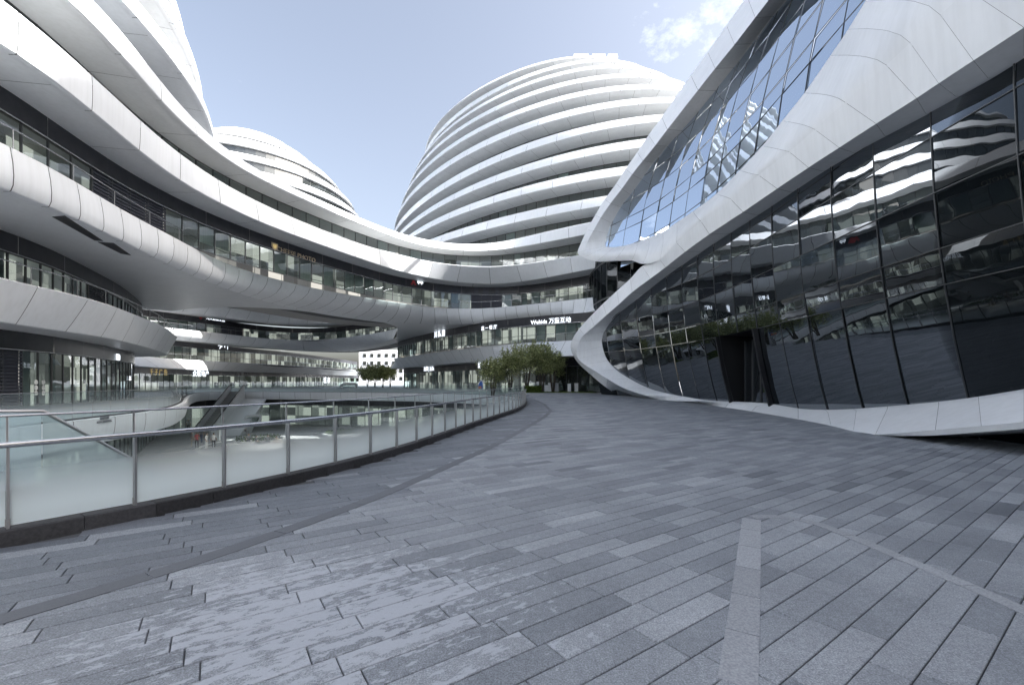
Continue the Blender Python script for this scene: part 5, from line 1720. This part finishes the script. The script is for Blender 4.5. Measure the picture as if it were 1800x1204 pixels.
for k, (px, Y, h, rx, lab) in enumerate([(646, 128, 5.6, 2.6, 'leftmost of the dark trees in the gap below the bridge'), (659, 118, 6.2, 2.8, 'tallest dark tree in the gap below the bridge'), (673, 112, 5.2, 2.4, 'dark tree at the right of the gap by the shop corner'), (686, 120, 5.8, 2.6, 'dark tree half hidden behind the right shop corner')]):
    x, y = atY(px, Y)
    tree('street_tree', x, y, -0.03, h, rx, lab, 4200, 'leaf', 60 + k, 5, 'trees in the gap below the bridge', 0.22, 0.06)
# pale block far behind the gap
fb = thing('distant_block', (-60, 230, 0), 'pale distant apartment block behind the trees in the gap', 'building')
mb = MB(); mb.box((-60, 232, 9), (40, 12, 18)); mb.build('wall', M['plainwhite'], fb)
for i in range(10):
    for j in range(4):
        mb = MB(); mb.box((-77 + i * 3.8, 225.9, 3 + j * 4.0), (1.7, 0.3, 1.9)); mb.build('window', M['glass_rear'], fb)

lawn = mo('lawn', [(x, y, z) for x, y, z in ((1.0, 45.0, 0.405), (11.5, 45.0, 0.405), (11.5, 47.8, 0.42), (1.0, 47.8, 0.42))], [(0, 1, 2, 3)], M['grass'])
tag(lawn, kind='structure')
mo('lawn_bed', [(0.2, 44.2, 0.398), (18, 44.2, 0.398), (18, 50.5, 0.398), (0.2, 50.5, 0.398)], [(0, 1, 2, 3)], M['ground_far'], deck)
mb = MB()
for k in range(5200):
    x, y = prg.uniform(1.0, 11.5), prg.uniform(45.0, 47.8)
    a = prg.uniform(0, PI); h_ = prg.uniform(0.05, 0.13)
    mb.add([(x - 0.03 * math.cos(a), y - 0.03 * math.sin(a), 0.40), (x + 0.03 * math.cos(a), y + 0.03 * math.sin(a), 0.40), (x + prg.uniform(-0.03, 0.03), y + prg.uniform(-0.03, 0.03), 0.41 + h_)], [(0, 1, 2)])
tag(mb.build('grass_blades', M['grass'], lawn), kind='stuff')
hx0, hx1 = atY(924, 45.6)[0], atY(951, 45.6)[0]
hd = thing('clipped_hedge', ((hx0 + hx1) / 2, 45.9, 0.4), 'low clipped box hedge at the end of the near balustrade', 'hedge')
mb = MB(); mb.box(((hx0 + hx1) / 2, 45.9, 0.72), (hx1 - hx0 - 0.12, 0.75, 0.60)); mb.build('hedge_body', M['hedge'], hd)
mb = MB()
for k in range(3200):
    f_ = prg.randrange(3)
    x, y, z = prg.uniform(hx0, hx1), prg.uniform(45.45, 46.35), prg.uniform(0.42, 1.06)
    if f_ == 0: y = 45.45 + prg.uniform(-0.04, 0.05)
    elif f_ == 1: z = 1.04 + prg.uniform(-0.05, 0.06)
    else: x = (hx0 if prg.random() < 0.5 else hx1) + prg.uniform(-0.05, 0.05)
    u = Vector((prg.uniform(-1, 1), prg.uniform(-1, 1), prg.uniform(-1, 1))).normalized() * 0.05
    w_ = u.orthogonal().normalized() * 0.03
    c = Vector((x, y, z))
    mb.add([c - u, c + w_, c + u, c - w_], [(0, 1, 2, 3)])
mb.build('hedge_leaves', M['hedge'], hd)
for k, (px, w_, h_, lab) in enumerate([(960.5, 0.42, 0.75, 'small pale bin left of the grey cabinet by the dark door'), (966.5, 0.38, 1.0, 'narrow pale post box at the left of the grey cabinet'), (975, 0.75, 0.95, 'wide grey utility cabinet in front of the dark door'), (1000.5, 0.35, 0.9, 'slim pale bollard box right of the dark door'), (1013, 0.35, 0.95, 'slim pale bollard box further right by the white nose')]):
    x, y = atY(px, 46.9)
    t = thing('utility_box', (x, y, 0.42), lab, 'box', 'boxes by the dark door')
    mb = MB(); mb.box((x, y, 0.42 + h_ / 2), (w_, 0.4, h_)); mb.build('box_body', M['plainwhite'] if k != 2 else M['border'], t)
    mb = MB(); mb.box((x, y, 0.42 + h_ + 0.02), (w_ + 0.05, 0.45, 0.05)); mb.build('box_lid', M['slab'], t)
# small round-topped coloured sign
x, y = atY(844.5, 52.6)
sg = thing('pavement_sign', (x, y, 0), 'small round topped blue and orange pavement sign by the shop front', 'sign')
pts = [(-0.35, 0.55), (0.35, 0.55), (0.35, 1.3), (0.30, 1.6), (0.12, 1.78), (-0.05, 1.62), (-0.28, 1.25), (-0.35, 0.9)]
for nm, s_, dy, m_ in (('sign_board', 1.0, 0, 'plainwhite'), ('sign_face', 0.8, -0.04, 'sign_blue')):
    k = len(pts)
    cxm, czm = 0, 1.1
    V = [(x + (a - cxm) * s_, y + dy + d, czm + (b - czm) * s_) for d in (0, -0.03) for a, b in pts]
    mo(nm, V, [tuple(range(k, 2 * k)), tuple(range(k - 1, -1, -1))] + [(i, (i + 1) % k, k + (i + 1) % k, k + i) for i in range(k)], M[m_], sg)
mb = MB(); mb.box((x - 0.06, y - 0.08, 0.85), (0.36, 0.02, 0.28)); mb.build('sign_stripe', M['sign_orange'], sg)
mb = MB(); mb.box((x, y, 0.28), (0.08, 0.08, 0.56)); mb.build('leg', M['post'], sg)
